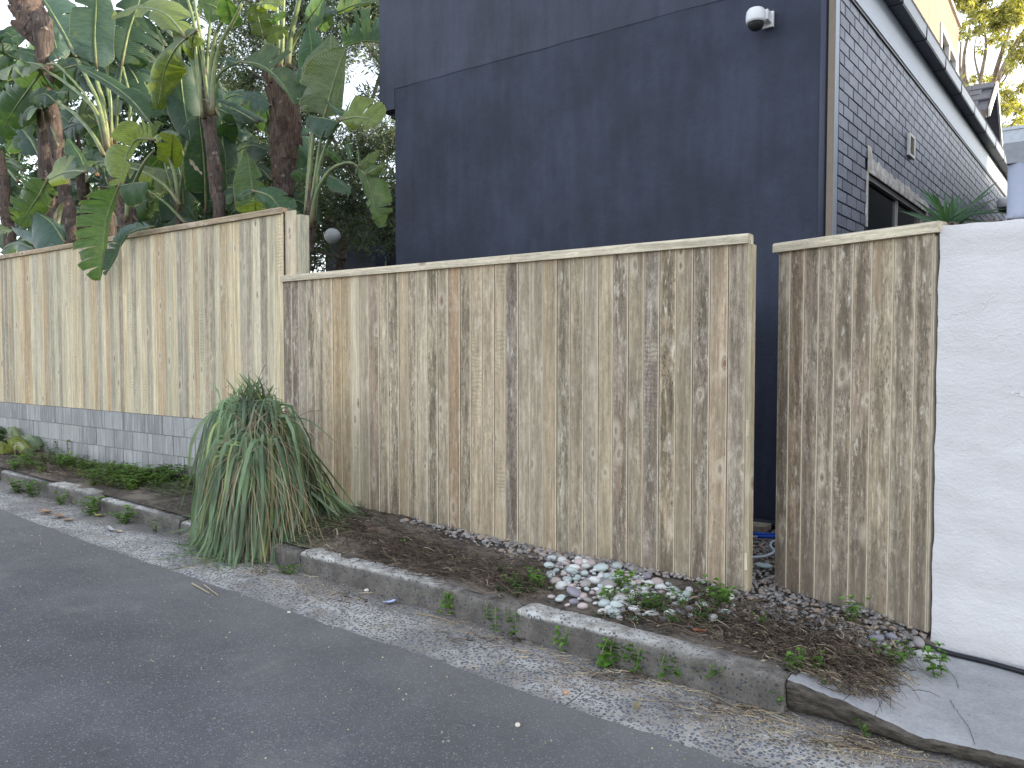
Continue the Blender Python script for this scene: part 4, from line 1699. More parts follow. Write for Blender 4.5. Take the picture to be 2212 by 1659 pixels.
def trunk(plant, pts, Y, boots=0, flare=1.0, name='trunk', base_z=None):
    """pts: (x, y, radius in photo px)."""
    P_ = [at(x, y, Y) for x, y, r in pts]
    Rr = [r * depth(p) / FPX for p, (x, y, r) in zip(P_, pts)]
    b = Vector((P_[0].x + .02, Y, zs(P_[0].x) - .05))
    P_ = [b] + P_
    Rr = [Rr[0] * 1.15] + Rr
    n = 36
    cc = curve(P_, n)
    rc = []
    for i in range(n + 1):
        u = i / n * (len(P_) - 1)
        k = min(len(P_) - 2, int(u))
        rc.append((Rr[k] + (Rr[k + 1] - Rr[k]) * (u - k)) * (1 + .07 * math.sin(i * 2.1) + .05 * math.sin(i * 5.3)))
    mb = MB()
    mb.tube(cc, rc, 14)
    for i in range(len(mb.v)):
        v = mb.v[i]
        mb.v[i] = v + Vector((mnoise.noise(v * 14), mnoise.noise(v * 14 + Vector((5, 5, 5))), 0)) * .014
    mb.build(name, M['trunk'], plant, True, P_[0])
    # old leaf bases that clasp the trunk, alternate sides
    rr = random.Random(int(pts[0][0]))
    for k in range(boots):
        t = .5 + .48 * k / max(1, boots - 1)
        i = int(t * n)
        p, rad = cc[i], rc[i]
        sgn = 1 if k % 2 else -1
        up = (cc[min(n, i + 2)] - cc[max(0, i - 2)]).normalized()
        sidev = (RT * sgn * rr.uniform(.5, 1) + Vector((0, -1, 0)) * rr.uniform(.5, 1.1))
        sidev = (sidev - up * sidev.dot(up)).normalized()
        L = rr.uniform(.42, .7)
        m2 = MB()
        g = []
        for j in range(8):
            u = j / 7
            c = p + up * (L * (u - .35)) + sidev * (rad * (.32 + .80 * u * flare))
            tang = up.cross(sidev).normalized()
            wd = rad * (1.15 - .95 * u ** 1.2) + .008
            th = rad * .35 * (1 - u) + .01
            row = []
            for q in range(7):
                a = -1.25 + 2.5 * q / 6
                e = rr.uniform(-.012, .012) if j in (6, 7) else rr.uniform(-.004, .004)
                row.append(c + tang * (math.sin(a) * wd) + sidev * ((math.cos(a) - .55) * th * 2) + up * e)
            g.append(row)
        m2.grid(g)
        o = m2.build('leaf_base', M['boot'], plant, True, p)


GS = 'giant strelitzia clumps behind the tall fence'


def plant(label, loc, group=GS, cat='plant', name='giant_strelitzia'):
    return empty(name, loc, label, cat, group)


def foot(x, Y):
    p = at(x, 500, Y)
    return (p.x, Y, zs(p.x) - .03)


# plant A: tall reddish trunk at the far end
A = plant('tallest giant strelitzia, its thick brown trunk leaning out of the top of the view', foot(158, 5.9))
trunk(A, [(162, 540, 15), (150, 470, 16), (138, 410, 15), (126, 330, 15), (112, 240, 15), (103, 190, 14), (98, 150, 15)], 5.9, 3)
trunk(A, [(96, 118, 18), (80, 70, 26), (62, 20, 30), (48, -30, 32)], 6.0, 9, 1.2)
# plant B: fan of blue green upright leaves
B = plant('giant strelitzia with a fan of long bluish stalks between the two leaning trunks', foot(235, 5.7))
trunk(B, [(236, 500, 14), (234, 420, 14), (232, 350, 14), (232, 310, 13)], 5.8, 4)
# plant C: slim trunk with red bark in the middle
Cp = plant('giant strelitzia with slim peeling trunk and spread stalks behind the middle of the tall fence', foot(474, 5.6))
trunk(Cp, [(474, 480, 14), (468, 420, 14), (462, 350, 14), (453, 280, 14), (447, 210, 15)], 5.6, 4, .7)
# plant D: thick dark trunk
Dp = plant('giant strelitzia with the thickest dark trunk wrapped in old leaf bases', foot(612, 6.3))
trunk(Dp, [(612, 480, 22), (611, 420, 22), (612, 360, 24), (617, 290, 30), (614, 230, 30), (606, 175, 26)], 6.3, 13, 1.25)
# plant E: stalks rising at the fence corner
Ep = plant('giant strelitzia with bare green stalks rising behind the end post of the tall fence', foot(659, 5.35))
trunk(Ep, [(655, 600, 15), (660, 540, 15), (668, 490, 15), (674, 450, 13)], 5.35, 3)
# plant F: short stump whose torn leaf hangs over the fence
Fp = plant('giant strelitzia with a short stump and one torn leaf hanging over the fence top', foot(272, 5.15))
trunk(Fp, [(278, 500, 17), (272, 465, 18), (266, 430, 17), (262, 395, 13)], 5.15, 6, 1.3)
# plant G: slim stalks
Gp = plant('giant strelitzia with slim arching stalks and a yellow green torn leaf', foot(385, 5.55))
trunk(Gp, [(387, 500, 7), (384, 450, 7), (380, 410, 6)], 5.55, 0)
# plant H: at the frame edge
Hp = plant('giant strelitzia with torn leaves low at the outer end of the fence', foot(22, 5.6))
trunk(Hp, [(22, 540, 12), (16, 480, 12), (12, 430, 12), (10, 380, 11)], 5.6, 4)
trunk(Hp, [(120, 540, 7), (118, 480, 7), (112, 430, 6)], 5.5, 0)
# plant J: dark trunks further in
Jp = plant('giant strelitzia with two thin grey trunks deeper in the bed', foot(180, 6.6))
trunk(Jp, [(184, 500, 8), (180, 440, 8), (175, 380, 8), (172, 330, 7)], 6.6, 2)
trunk(Jp, [(196, 500, 8), (188, 440, 7), (186, 390, 7)], 6.7, 1)

# leaves of B / A (zone 4)
add_leaf(B, '4', [(830, 620), (640, 260), (380, -160)], 330, 25, 5.5, BLU, fold=.1, droop=.2)
add_leaf(B, '4', [(1050, 740), (1030, 400), (1045, 60), (1040, -250)], 170, 225, 5.7, GLO, fold=.1, droop=.25, tb=2)
add_leaf(B, '4', [(1320, 740), (1400, 350), (1490, 90), (1560, -120)], 360, 240, 6.0, DARK, ta=9, tb=3, grav=.3)
add_leaf(Cp, '4', [(2030, 420), (1900, 250), (1750, 125), (1500, 85), (1215, 190)], 270, 130, 5.3, YEL, ta=4, tb=3, grav=.0, tilt=.5)
add_leaf(Cp, '4', [(2150, 330), (1930, 510), (1790, 780), (1715, 1190)], 230, 170, 5.3, OLI, ta=6, tb=5, droop=.6)
add_leaf(Cp, '4', [(2060, 380), (2130, 420), (2230, 470)], 60, 70, 5.3, YEL)
add_leaf(Cp, '4', [(1960, 640), (1985, 1000), (2080, 1560)], 165, 150, 5.75, DARK, fold=.1)
add_leaf(B, '4', [(1650, 1350), (1400, 1060), (1100, 850), (825, 715)], 210, 40, 5.4, MID, ta=4)
add_leaf(A, '4', [(870, 700), (650, 770), (400, 930)], 150, 150, 6.1, DARK, ta=3)
add_leaf(A, '4', [(470, 760), (330, 950), (150, 1200), (0, 1470)], 290, 210, 5.6, MID, ta=9, tb=7, droop=.5)
add_leaf(A, '4', [(500, 740), (380, 690), (200, 690), (-60, 800)], 50, 120, 5.5, OLI)
add_leaf(A, '4', [(640, 640), (570, 300), (600, 30)], 120, 70, 6.3, BLU)
add_leaf(A, '4', [(520, 690), (350, 590), (170, 540)], 60, 130, 6.0, MID)
add_leaf(B, '4', [(1520, 1180), (1500, 900), (1340, 640)], 220, 220, 6.3, DARK, ta=4, tb=4)
add_leaf(B, '4', [(1720, 1170), (1570, 900), (1480, 760)], 120, 120, 6.2, DARK)
add_leaf(A, '4', [(620, 640), (560, 560), (420, 480)], 90, 60, 6.0, BLU, ta=2)
add_leaf(A, '4', [(620, 1120), (480, 1020), (300, 1100)], 90, 110, 5.5, DARK, ta=4, tb=5)
add_leaf(B, '4', [(740, 1000), (600, 1010), (450, 1010)], 70, 80, 5.6, MID, ta=3, tb=3)
add_leaf(A, '4', [(470, 1130), (320, 1180), (200, 1330)], 120, 120, 5.6, DARK, ta=6, tb=5)
add_leaf(B, '4', [(1060, 1330), (960, 1250), (920, 1060)], 110, 80, 6.4, PAL)
add_leaf(B, '4', [(760, 1330), (880, 1200), (1010, 1100)], 130, 140, 6.6, BLU, ta=3, tb=3)
add_leaf(B, '4', [(680, 1420), (800, 1360), (1000, 1330)], 140, 140, 6.5, DARK, ta=4, tb=4)
# zone 6
add_leaf(Gp, '6', [(1690, 140), (1500, 130), (1400, 260), (1345, 440), (1300, 670)], 260, 60, 5.1, YEL, ta=6, tb=2, droop=.3, grav=.05)
add_leaf(Gp, '6', [(1440, 200), (1600, 60), (1770, -40)], 60, 110, 5.2, OLI, ta=1)
add_leaf(Fp, '6', [(1310, 600), (1205, 860), (1150, 1060), (1120, 1350), (1092, 1670)], 290, 35, 4.36, (.070, .130, .045), ta=13, droop=.25, grav=.1, dY=-.08, tilt=.2, base_round=.22)
add_leaf(Fp, '6', [(1280, 650), (1450, 615), (1620, 600)], 170, 25, 4.7, MID, fold=0, dY=.1)
add_leaf(Gp, '6', [(1680, 1080), (1440, 1135), (1340, 1225), (1240, 1420), (1152, 1615)], 100, 22, 4.38, GLO, ta=6, droop=.3, grav=.05, dY=-.06, tilt=.35)
add_leaf(Gp, '6', [(1640, 1110), (1450, 1120), (1330, 1110)], 45, 40, 4.55, GLO, ta=2, dY=-.1)
add_leaf(A, '6', [(950, 490), (800, 480), (640, 520), (420, 640)], 260, 110, 5.0, OLI, ta=6, tb=2, grav=.05)
add_leaf(A, '6', [(930, 470), (860, 300), (730, 110)], 60, 110, 5.1, MID, ta=1)
add_leaf(A, '6', [(520, 560), (440, 720), (330, 890), (208, 1075)], 280, 125, 4.95, (.08, .14, .05), ta=10, tb=3, droop=.35, grav=.1)
add_leaf(A, '6', [(650, 550), (530, 560), (390, 660)], 45, 230, 5.2, DARK, fold=.0)
add_leaf(Hp, '6', [(712, 1265), (560, 1040), (385, 920)], 65, 235, 4.95, BLU, fold=.05)
add_leaf(Hp, '6', [(620, 1300), (380, 1180), (125, 1090)], 65, 65, 4.85, GLO)
add_leaf(Hp, '6', [(370, 1330), (200, 1270), (-10, 1370)], 55, 65, 4.8, MID)
add_leaf(Hp, '6', [(130, 1145), (40, 1120), (-60, 1040)], 95, 45, 4.9, YEL)
add_leaf(Hp, '6', [(180, 1300), (230, 1230), (330, 1180)], 60, 60, 5.1, YEL)
add_leaf(Gp, '6', [(1970, 530), (1650, 450), (1390, 375)], 30, 170, 5.7, OLI, tb=4, fold=0)
add_leaf(Gp, '6', [(1870, 450), (1870, 250), (1885, 80)], 95, 160, 5.6, YEL, tip=3)
add_leaf(Gp, '6', [(1960, 90), (1820, 55), (1665, 135)], 40, 50, 5.5, PAL)
add_leaf(B, '6', [(1000, 420), (1060, 380), (1250, 370)], 90, 200, 5.6, MID, ta=2)
add_leaf(B, '6', [(1190, 660), (1150, 560), (1130, 420)], 90, 60, 5.5, DARK)
add_leaf(Hp, '6', [(60, 760), (20, 640), (-60, 520)], 150, 120, 5.7, MID, ta=4)
add_leaf(Hp, '6', [(0, 560), (90, 620), (160, 760)], 110, 110, 6.0, MID, ta=3, tb=3)
add_leaf(Hp, '6', [(440, 330), (330, 150), (220, 0)], 110, 120, 6.1, BLU, ta=5, tb=5)
add_leaf(Hp, '6', [(180, 600), (90, 480), (-40, 330)], 120, 130, 6.2, MID, ta=3, tb=3)
add_leaf(Hp, '6', [(250, 470), (150, 400), (20, 350)], 90, 100, 6.3, OLI, ta=4, tb=3)
add_leaf(Hp, '6', [(480, 1360), (420, 1320), (300, 1330)], 60, 60, 5.0, YEL)
# big dark leaves of C (zone 1)
add_leaf(Cp, '1', [(1122, 1160), (1112, 900), (1085, 630)], 115, 105, 5.75, DARK, fold=.05, droop=.15, tip=3)
add_leaf(Cp, '1', [(1222, 920), (1210, 740), (1195, 560)], 65, 75, 5.9, DARK)
add_leaf(Cp, '1', [(1000, 1120), (985, 980), (960, 860)], 60, 60, 5.9, DARK)
# zone 5
add_leaf(Ep, '5', [(1330, 1265), (1368, 800), (1395, 365)], 150, 340, 5.6, PAL, fold=.05, droop=.15, tip=2.6, dY=.1)
add_leaf(Ep, '5', [(1308, 1300), (1420, 900), (1552, 505)], 65, 310, 5.4, (.085, .12, .065), fold=.0, droop=.1, dY=.1)
add_leaf(Ep, '5', [(1110, 1130), (1180, 650), (1148, 240)], 135, 200, 5.8, (.042, .095, .055), fold=.05, droop=.2)
add_leaf(Ep, '5', [(1480, 1310), (1700, 1275), (1940, 1340)], 110, 275, 5.2, YEL, tb=2, ta=1, grav=.0)
add_leaf(Ep, '5', [(1485, 1330), (1330, 1290), (1140, 1262)], 25, 160, 5.2, DARK, fold=0)
add_leaf(Ep, '5', [(1600, 1240), (1460, 1190), (1310, 1070)], 30, 45, 5.3, MID)
add_leaf(Cp, '5', [(395, 670), (600, 700), (760, 800), (900, 970), (998, 1145)], 30, 265, 5.5, (.062, .10, .05), tb=6, grav=-.1)
add_leaf(Cp, '5', [(380, 690), (290, 660), (180, 640)], 60, 50, 5.5, BLU)
add_leaf(Dp, '5', [(2040, 475), (1750, 450), (1525, 512)], 285, 15, 6.75, BLU, ta=8, grav=-.15, droop=.15)
add_leaf(Dp, '5', [(1430, 152), (1650, 55), (1960, -5)], 30, 220, 6.3, (.075, .125, .06), tb=7, grav=-.1)
add_leaf(Dp, '5', [(1115, 245), (1220, 110), (1340, -70)], 120, 180, 6.1, BLU, ta=2)
add_leaf(Dp, '5', [(1470, 150), (1300, 130), (1180, 20)], 110, 40, 6.2, BLU, ta=3)
add_leaf(Cp, '5', [(240, 190), (120, 70), (-60, 20)], 180, 140, 5.4, (.075, .125, .05), ta=2, tb=2)
add_leaf(Cp, '5', [(330, 290), (290, 130), (250, -20)], 95, 125, 5.5, MID)
add_leaf(Dp, '5', [(660, 440), (600, 200), (545, 30)], 140, 110, 5.9, OLI, ta=4, tb=2)
add_leaf(Dp, '5', [(560, 60), (700, 30), (860, 70)], 60, 110, 5.8, YEL, ta=2, tb=3)
add_leaf(Dp, '5', [(635, 410), (780, 335), (935, 292)], 95, 45, 5.9, OLI)
add_leaf(Dp, '5', [(640, 250), (770, 190), (910, 130)], 45, 40, 6.0, MID)
add_leaf(Dp, '5', [(570, 50), (640, 120), (720, 200)], 30, 30, 5.9, DARK)
add_leaf(Cp, '5', [(590, 1340), (380, 1210), (120, 1100)], 160, 150, 6.2, DARK, ta=5, tb=5)
add_leaf(Cp, '5', [(750, 1150), (600, 1080), (455, 1005)], 95, 115, 6.1, GLO, ta=7, tb=7)
add_leaf(Dp, '5', [(1255, 315), (1330, 225), (1425, 158)], 60, 65, 6.2, BLU)
add_leaf(Dp, '5', [(1230, 330), (1250, 200), (1240, 80)], 60, 45, 6.3, BLU)
add_leaf(Cp, '5', [(160, 1180), (260, 1230), (390, 1320)], 90, 130, 6.0, MID, tb=5)
add_leaf(Cp, '5', [(180, 1640), (240, 1450), (290, 1240)], 110, 100, 6.1, DARK)
# zone 7
add_leaf(Ep, '7', [(1650, 405), (1760, 520), (1832, 740), (1890, 950), (1925, 1095)], 70, 200, 5.1, (.085, .135, .065), tb=9, ta=7, grav=.0, droop=.3, base_round=.05)
add_leaf(Ep, '7', [(1700, 430), (1800, 345), (1920, 245)], 60, 40, 5.1, OLI)
add_leaf(Ep, '7', [(1770, 520), (1890, 440), (2010, 385)], 55, 45, 5.1, OLI)
add_leaf(Ep, '7', [(1500, 385), (1420, 300), (1320, 240)], 35, 35, 5.15, MID)
add_leaf(Ep, '7', [(1620, 350), (1590, 250), (1560, 165)], 35, 30, 5.15, MID)
add_leaf(Ep, '7', [(1700, 420), (1690, 320), (1680, 230)], 25, 25, 5.15, MID)
add_leaf(Dp, '7', [(1140, 570), (1050, 490), (955, 520)], 35, 80, 6.0, MID)
add_leaf(Ep, '7', [(1290, 500), (1450, 570), (1612, 705)], 100, 65, 6.2, (.05, .1, .05))
add_leaf(Ep, '7', [(1290, 540), (1340, 480), (1390, 430)], 50, 40, 6.2, MID)
add_leaf(Cp, '7', [(560, 960), (530, 620), (480, 272)], 140, 170, 5.6, (.085, .145, .06), tip=1.7, fold=.1, droop=.15)
add_leaf(Cp, '7', [(560, 1000), (565, 900), (560, 800)], 110, 170, 5.4, YEL)
add_leaf(Dp, '7', [(530, 690), (720, 750), (835, 880), (990, 970)], 110, 220, 4.95, (.05, .11, .05), tb=5, ta=2, grav=.05)
add_leaf(Dp, '7', [(560, 700), (460, 740), (350, 790)], 60, 40, 5.1, MID)
add_leaf(Dp, '7', [(930, 880), (1020, 970), (1060, 1130), (1050, 1310)], 70, 60, 4.95, (.05, .11, .05), tb=4)
add_leaf(Cp, '7', [(220, 460), (240, 200), (275, -20)], 95, 95, 6.0, DARK)
add_leaf(Dp, '7', [(300, 310), (520, 200), (745, 260)], 160, 100, 6.6, DARK, ta=6, tb=4)
add_leaf(Dp, '7', [(745, 580), (600, 440), (440, 430)], 120, 120, 6.7, DARK, ta=3, tb=3)
add_leaf(Dp, '7', [(310, 950), (400, 830), (420, 700)], 90, 80, 6.0, DARK)
add_leaf(Ep, '7', [(1230, 30), (1330, 70), (1420, 100)], 60, 40, 5.25, DARK)
# stalks
for pl, zn, pts, rr_, Y in (
        (Cp, '5', [(70, 1250), (20, 850), (-30, 500), (-60, 330)], 26, 5.5), (Cp, '5', [(90, 1250), (75, 850), (130, 400), (245, 180)], 28, 5.45), (Cp, '5', [(110, 1250), (110, 850), (190, 480), (330, 230), (420, 40)], 28, 5.4),
        (Cp, '5', [(60, 1250), (40, 800), (60, 400), (110, 30)], 24, 5.6), (Cp, '5', [(115, 1200), (120, 940), (200, 780), (395, 672)], 22, 5.5), (Cp, '4', [(2230, 1290), (2120, 800), (2050, 560), (2025, 410)], 26, 5.45),
        (Cp, '4', [(2210, 1290), (2160, 850), (2130, 500), (2150, 330)], 22, 5.4), (Cp, '4', [(2245, 1200), (2170, 600), (2100, 200), (2040, -20)], 24, 5.6), (Cp, '4', [(2250, 1200), (2200, 500), (2130, 100), (2110, -40)], 22, 5.6),
        (Ep, '7', [(1120, 1050), (1165, 500), (1215, 0), (1322, -110)], 26, 5.4), (Ep, '7', [(1200, 1050), (1270, 420), (1400, 80), (1485, -72)], 24, 5.35), (Ep, '7', [(1165, 1100), (1215, 800), (1290, 600), (1410, 450), (1560, 388), (1655, 405)], 26, 5.3),
        (Ep, '7', [(1110, 1000), (1150, 450), (1180, 0), (1160, -130)], 22, 5.5), (Ep, '7', [(1160, 1000), (1230, 480), (1290, 80), (1310, -90)], 24, 5.4), (Ep, '7', [(1190, 1000), (1240, 600), (1280, 400), (1290, 300)], 20, 5.5),
        (Dp, '5', [(820, 850), (860, 520), (870, 150), (880, -40)], 30, 6.2), (Dp, '5', [(740, 900), (700, 520), (660, 440), (580, 100)], 24, 6.1), (Dp, '5', [(920, 750), (950, 420), (1030, 60), (1060, -60)], 34, 6.1), (Dp, '5', [(840, 800), (815, 350), (800, 100), (800, -40)], 30, 6.3),
        (Dp, '5', [(740, 1300), (730, 1000), (700, 780), (720, 500)], 22, 6.2), (Dp, '5', [(880, 800), (980, 480), (1120, 240)], 24, 6.15),
        (B, '4', [(1170, 1700), (1060, 1250), (900, 1050), (640, 850), (470, 760)], 26, 5.6), (B, '4', [(1140, 1700), (1000, 1450), (800, 1230), (620, 1110)], 24, 5.5), (B, '4', [(1190, 1650), (1080, 1150), (960, 880), (840, 640)], 26, 5.6),
        (B, '4', [(1180, 1600), (1130, 1150), (1060, 900), (1050, 740)], 30, 5.75), (B, '4', [(1230, 1600), (1200, 1150), (1160, 900), (1180, 700)], 22, 5.9), (B, '4', [(1340, 1650), (1420, 1150), (1340, 730)], 20, 6.0),
        (B, '4', [(1260, 1600), (1280, 1200), (1290, 1000), (1330, 720)], 16, 6.0), (B, '4', [(1210, 1600), (1210, 1150), (1190, 950)], 18, 5.8), (A, '4', [(520, 700), (640, 720), (900, 1000), (1100, 1300)], 16, 5.6),
        (Gp, '6', [(1950, 900), (1900, 500), (1790, 260), (1690, 150)], 24, 5.5), (Gp, '6', [(1450, 640), (1560, 410), (1680, 250)], 22, 5.3), (Gp, '6', [(2020, 1050), (1820, 840), (1620, 690)], 18, 5.5),
        (Gp, '6', [(1960, 850), (1800, 640), (1560, 490), (1380, 440)], 20, 5.4), (Gp, '6', [(1950, 800), (1995, 420), (2045, 150)], 20, 5.6), (Gp, '6', [(1960, 1000), (1860, 620), (1780, 320)], 20, 5.6),
        (Gp, '6', [(1870, 480), (1870, 250), (1868, 110)], 10, 5.58), (Fp, '6', [(1380, 1000), (1380, 800), (1340, 640), (1305, 600)], 24, 5.0), (Hp, '6', [(60, 1000), (30, 700), (0, 560)], 20, 5.7), (Hp, '6', [(200, 600), (100, 480), (0, 410)], 18, 5.9), (Hp, '6', [(440, 340), (350, 150), (230, 0)], 16, 6.0),
        (Fp, '6', [(1290, 1100), (1270, 900), (1285, 760)], 26, 5.1), (Jp, '6', [(940, 600), (1000, 520), (1060, 480)], 14, 6.0), (A, '6', [(560, 0), (600, 100), (640, 220)], 12, 5.6)):
    add_stalk(pl, zn, pts, rr_, Y)
# a dead bract and dry leaf tips
add_leaf(Jp, '6', [(620, 1100), (630, 950), (690, 810)], 30, 30, 5.3, (.25, .25, .24))
add_leaf(Cp, '5', [(0, 1080), (100, 1120), (190, 1270)], 22, 12, 5.4, (.25, .2, .14))
add_leaf(Cp, '6', [(2070, 350), (2130, 430), (2200, 510)], 20, 14, 5.4, (.28, .2, .14))

# deeper leaves that fill the bed behind
deep = []
rr = random.Random(5)
for i, (x0_, x1_, y0_, y1_, cnt) in enumerate(((-60, 250, 60, 520, 75), (230, 470, 130, 520, 50), (440, 660, 180, 520, 34), (-60, 420, -160, 60, 16))):
    for k in range(cnt):
        px, py = rr.uniform(x0_, x1_), rr.uniform(y0_, y1_)
        if 255 < px < 370 and 225 < py < 365: continue
        Y = rr.uniform(6.7, 8.2)
        a = rr.uniform(0, 2 * math.pi)
        Lp = rr.uniform(60, 120)
        dx, dy = math.cos(a) * Lp, math.sin(a) * Lp * .8
        pts = [(px - dx / 2, py - dy / 2), (px, py - rr.uniform(0, 18)), (px + dx / 2, py + dy / 2 + rr.uniform(0, 20))]
        pl = rr.choice((A, B, Jp, Jp, Cp, Dp) if px < 420 else (Cp, Dp, Dp))
        tr = rr.choice((0, 2, 4, 6))
        add_leaf(pl, 'D', pts, rr.uniform(20, 38), rr.uniform(20, 38), Y, rr.choice((DARK, DARK, MID, BLU, (.038, .085, .04))), ta=tr, tb=tr, tilt=.5, n_t=14, rib=k % 3 == 0)

# ------------------------------------------------------------------ small-leaved foliage
def scatter_leaves(name, clumps, n, size, mat, color, seed, parent=None, aspect=.2, loc=None, hang=0.0, density_edge=1.0, shell=.45):
    """Thousands of small lance-shaped leaves through the volume of ellipsoid clumps: (centre, radii)."""
    rs = np.random.RandomState(seed)
    vols = np.array([r[0] * r[1] * r[2] for c, r in clumps]) ** .8
    idx = rs.choice(len(clumps), n, p=vols / vols.sum())
    cen = np.array([list(c) for c, r in clumps])[idx]
    rad = np.array([list(r) for c, r in clumps])[idx]
    d = rs.normal(size=(n, 3))
    d /= np.linalg.norm(d, axis=1, keepdims=True)
    rr_ = (shell + (1 - shell) * rs.rand(n) ** .6) * (1 + .18 * rs.normal(size=n) * density_edge)
    pos = cen + d * rad * rr_[:, None]
    ax = rs.normal(size=(n, 3)) + np.array([0, 0, -hang])
    ax /= np.linalg.norm(ax, axis=1, keepdims=True)
    ot = rs.normal(size=(n, 3))
    ot -= ax * (ot * ax).sum(1, keepdims=True)
    ot /= np.linalg.norm(ot, axis=1, keepdims=True)
    nr = np.cross(ax, ot)
    L = size * (.6 + .8 * rs.rand(n))[:, None]
    w = L * aspect * .5
    v = np.empty((n, 6, 3))
    v[:, 0] = pos
    v[:, 1] = pos + ax * L * .45 + ot * w + nr * L * .05
    v[:, 2] = pos + ax * L - nr * L * .06
    v[:, 3] = pos + ax * L * .45 - ot * w + nr * L * .05
    v[:, 4] = pos + ax * L * .45 - nr * L * .02
    v[:, 5] = pos
    base = np.arange(n) * 6
    f = np.stack([np.stack([base, base + 1, base + 2, base + 4], 1), np.stack([base, base + 4, base + 2, base + 3], 1)], 1).reshape(-1, 4)
    me = bpy.data.meshes.new(name)
    me.from_pydata(v.reshape(-1, 3).tolist(), [], f.tolist())
    me.materials.append(mat)
    o = link(name, me, parent)
    if parent is not None:
        b = Vector((0, 0, 0))
        q = parent
        while q is not None:
            b += q.location
            q = q.parent
        o.location = -b
    o.color = (*color, 1)
    return o


# olive-like tree beside the house
pt = at(700, 300, 9)
ol = empty('olive_tree', (pt.x, 9, zs(pt.x)), 'dense grey green small leaved tree between the banana like plants and the navy house', 'tree')
cl_ = []
rr = random.Random(11)
for (px, py, Y, rp) in ((560, 60, 9.4, 85), (660, 40, 9.2, 80), (760, 60, 9.2, 80), (840, 120, 9.0, 60), (540, 170, 9.3, 60), (800, 30, 9.5, 80), (560, 250, 9.2, 50), (650, 250, 9.6, 70), (835, 210, 8.8, 45), (850, 300, 8.7, 60), (790, 330, 8.8, 75), (720, 350, 9.0, 60),
                        (840, 420, 8.6, 70), (760, 430, 8.7, 80), (690, 440, 9.0, 60), (830, 500, 8.5, 60), (770, 510, 8.6, 45), (690, 510, 9.1, 45), (680, 570, 9, 30), (480, 110, 9.5, 50), (600, 330, 9.8, 60), (480, 20, 9.5, 60), (620, 130, 9.6, 75), (700, 130, 9.6, 70), (560, 360, 9.8, 60), (650, 350, 9.9, 60), (855, 150, 8.8, 45), (700, 260, 9.6, 50), (500, 200, 9.8, 60), (700, -60, 9.4, 110), (820, -60, 9.4, 100), (560, -50, 9.4, 90)):
    c = at(px, py, Y)
    rm = rp * depth(c) / FPX
    cl_.append((c, (rm, rm * .9, rm * .9)))
for (px, py, rp) in ((770, 280, 60), (835, 300, 50), (800, 380, 70), (720, 400, 60), (850, 420, 50), (680, 480, 60), (770, 470, 60), (640, 420, 60), (690, 330, 50), (700, 540, 45), (790, 200, 30)):
    c = at(px, py, 10.4)
    rm = rp * depth(c) / FPX
    cl_.append((c, (rm, rm * .4, rm * .9)))
tag(scatter_leaves('foliage', cl_, 60000, .105, M['small_leaf'], (.095, .125, .095), 3, ol, .24, shell=.05), kind='stuff')
mb = MB()
tr_ = [Vector((pt.x, 9.2, zs(pt.x))), at(735, 600, 9.2), at(745, 500, 9.2), at(770, 380, 9.2), at(790, 260, 9.1)]
mb.tube(curve(tr_, 14), [.10 - .004 * i for i in range(15)], 9)
mb.build('trunk', M['bark'], ol, True)
for pts in ([(790, 260), (815, 180), (835, 110), (830, 30)], [(770, 380), (720, 300), (700, 200), (690, 60)], [(745, 500), (700, 480), (650, 420)], [(745, 560), (690, 545), (640, 540)], [(640, 500), (690, 478), (730, 484), (760, 489), (800, 478), (850, 490)],
            [(700, 200), (640, 150), (580, 90), (540, 20)], [(830, 150), (790, 90), (760, 20)], [(815, 180), (850, 150), (870, 90)], [(720, 300), (640, 290), (560, 300)], [(650, 290), (600, 200), (560, 130)], [(610, 230), (580, 180), (520, 140)]):
    mb = MB()
    cc = curve([at(x, y, 9.0) for x, y in pts], 10)
    mb.tube(cc, [.034 - .0023 * i for i in range(11)], 6)
    mb.build('branch', M['bark'], ol, True)
mb = MB()
rr = random.Random(3)
for k in range(260):
    c, rad = rr.choice(cl_)
    a = c + Vector((rr.gauss(0, 1) * rad[0] * .5, rr.gauss(0, 1) * rad[1] * .5, rr.gauss(0, 1) * rad[2] * .5))
    dv = Vector((rr.gauss(0, 1), rr.gauss(0, 1), rr.gauss(.4, .8))).normalized() * rr.uniform(.2, .55)
    mb.tube([a, a + dv * .5 + Vector((0, 0, .02)), a + dv], [.008, .006, .003], 3, cap=False)
tag(mb.build('twigs', M['bark'], ol), kind='stuff')

# globe lamp hung in that tree
gp = at(718, 510, 7.9)
lamp = empty('globe_lamp', gp, 'round frosted white globe lamp hanging unlit below the dark foliage', 'lamp')
gr = 17.6 * depth(gp) / FPX
mb = MB()
g = []
for j in range(17):
    a = -math.pi / 2 + math.pi * j / 16
    g.append([gp + Vector((math.cos(a) * math.cos(2 * math.pi * k / 28), math.cos(a) * math.sin(2 * math.pi * k / 28), math.sin(a) * .96)) * gr for k in range(29)])
mb.grid(g)
mb.build('globe', M['globe'], lamp, True)
mb = MB()
mb.tube([gp + Vector((0, 0, gr * .93)), gp + Vector((0, 0, gr * 1.1))], [gr * .2, gr * .13], 14)
mb.build('fitting', M['darktrim'], lamp, True)
mb = MB()
mb.tube([gp + Vector((0, 0, gr * 1.1)), gp + Vector((0, .25, gr + .35)), gp + Vector((0.02, .9, gr + .35))], .006, 6)
mb.build('lamp_cord', M['rubber'], lamp, True)

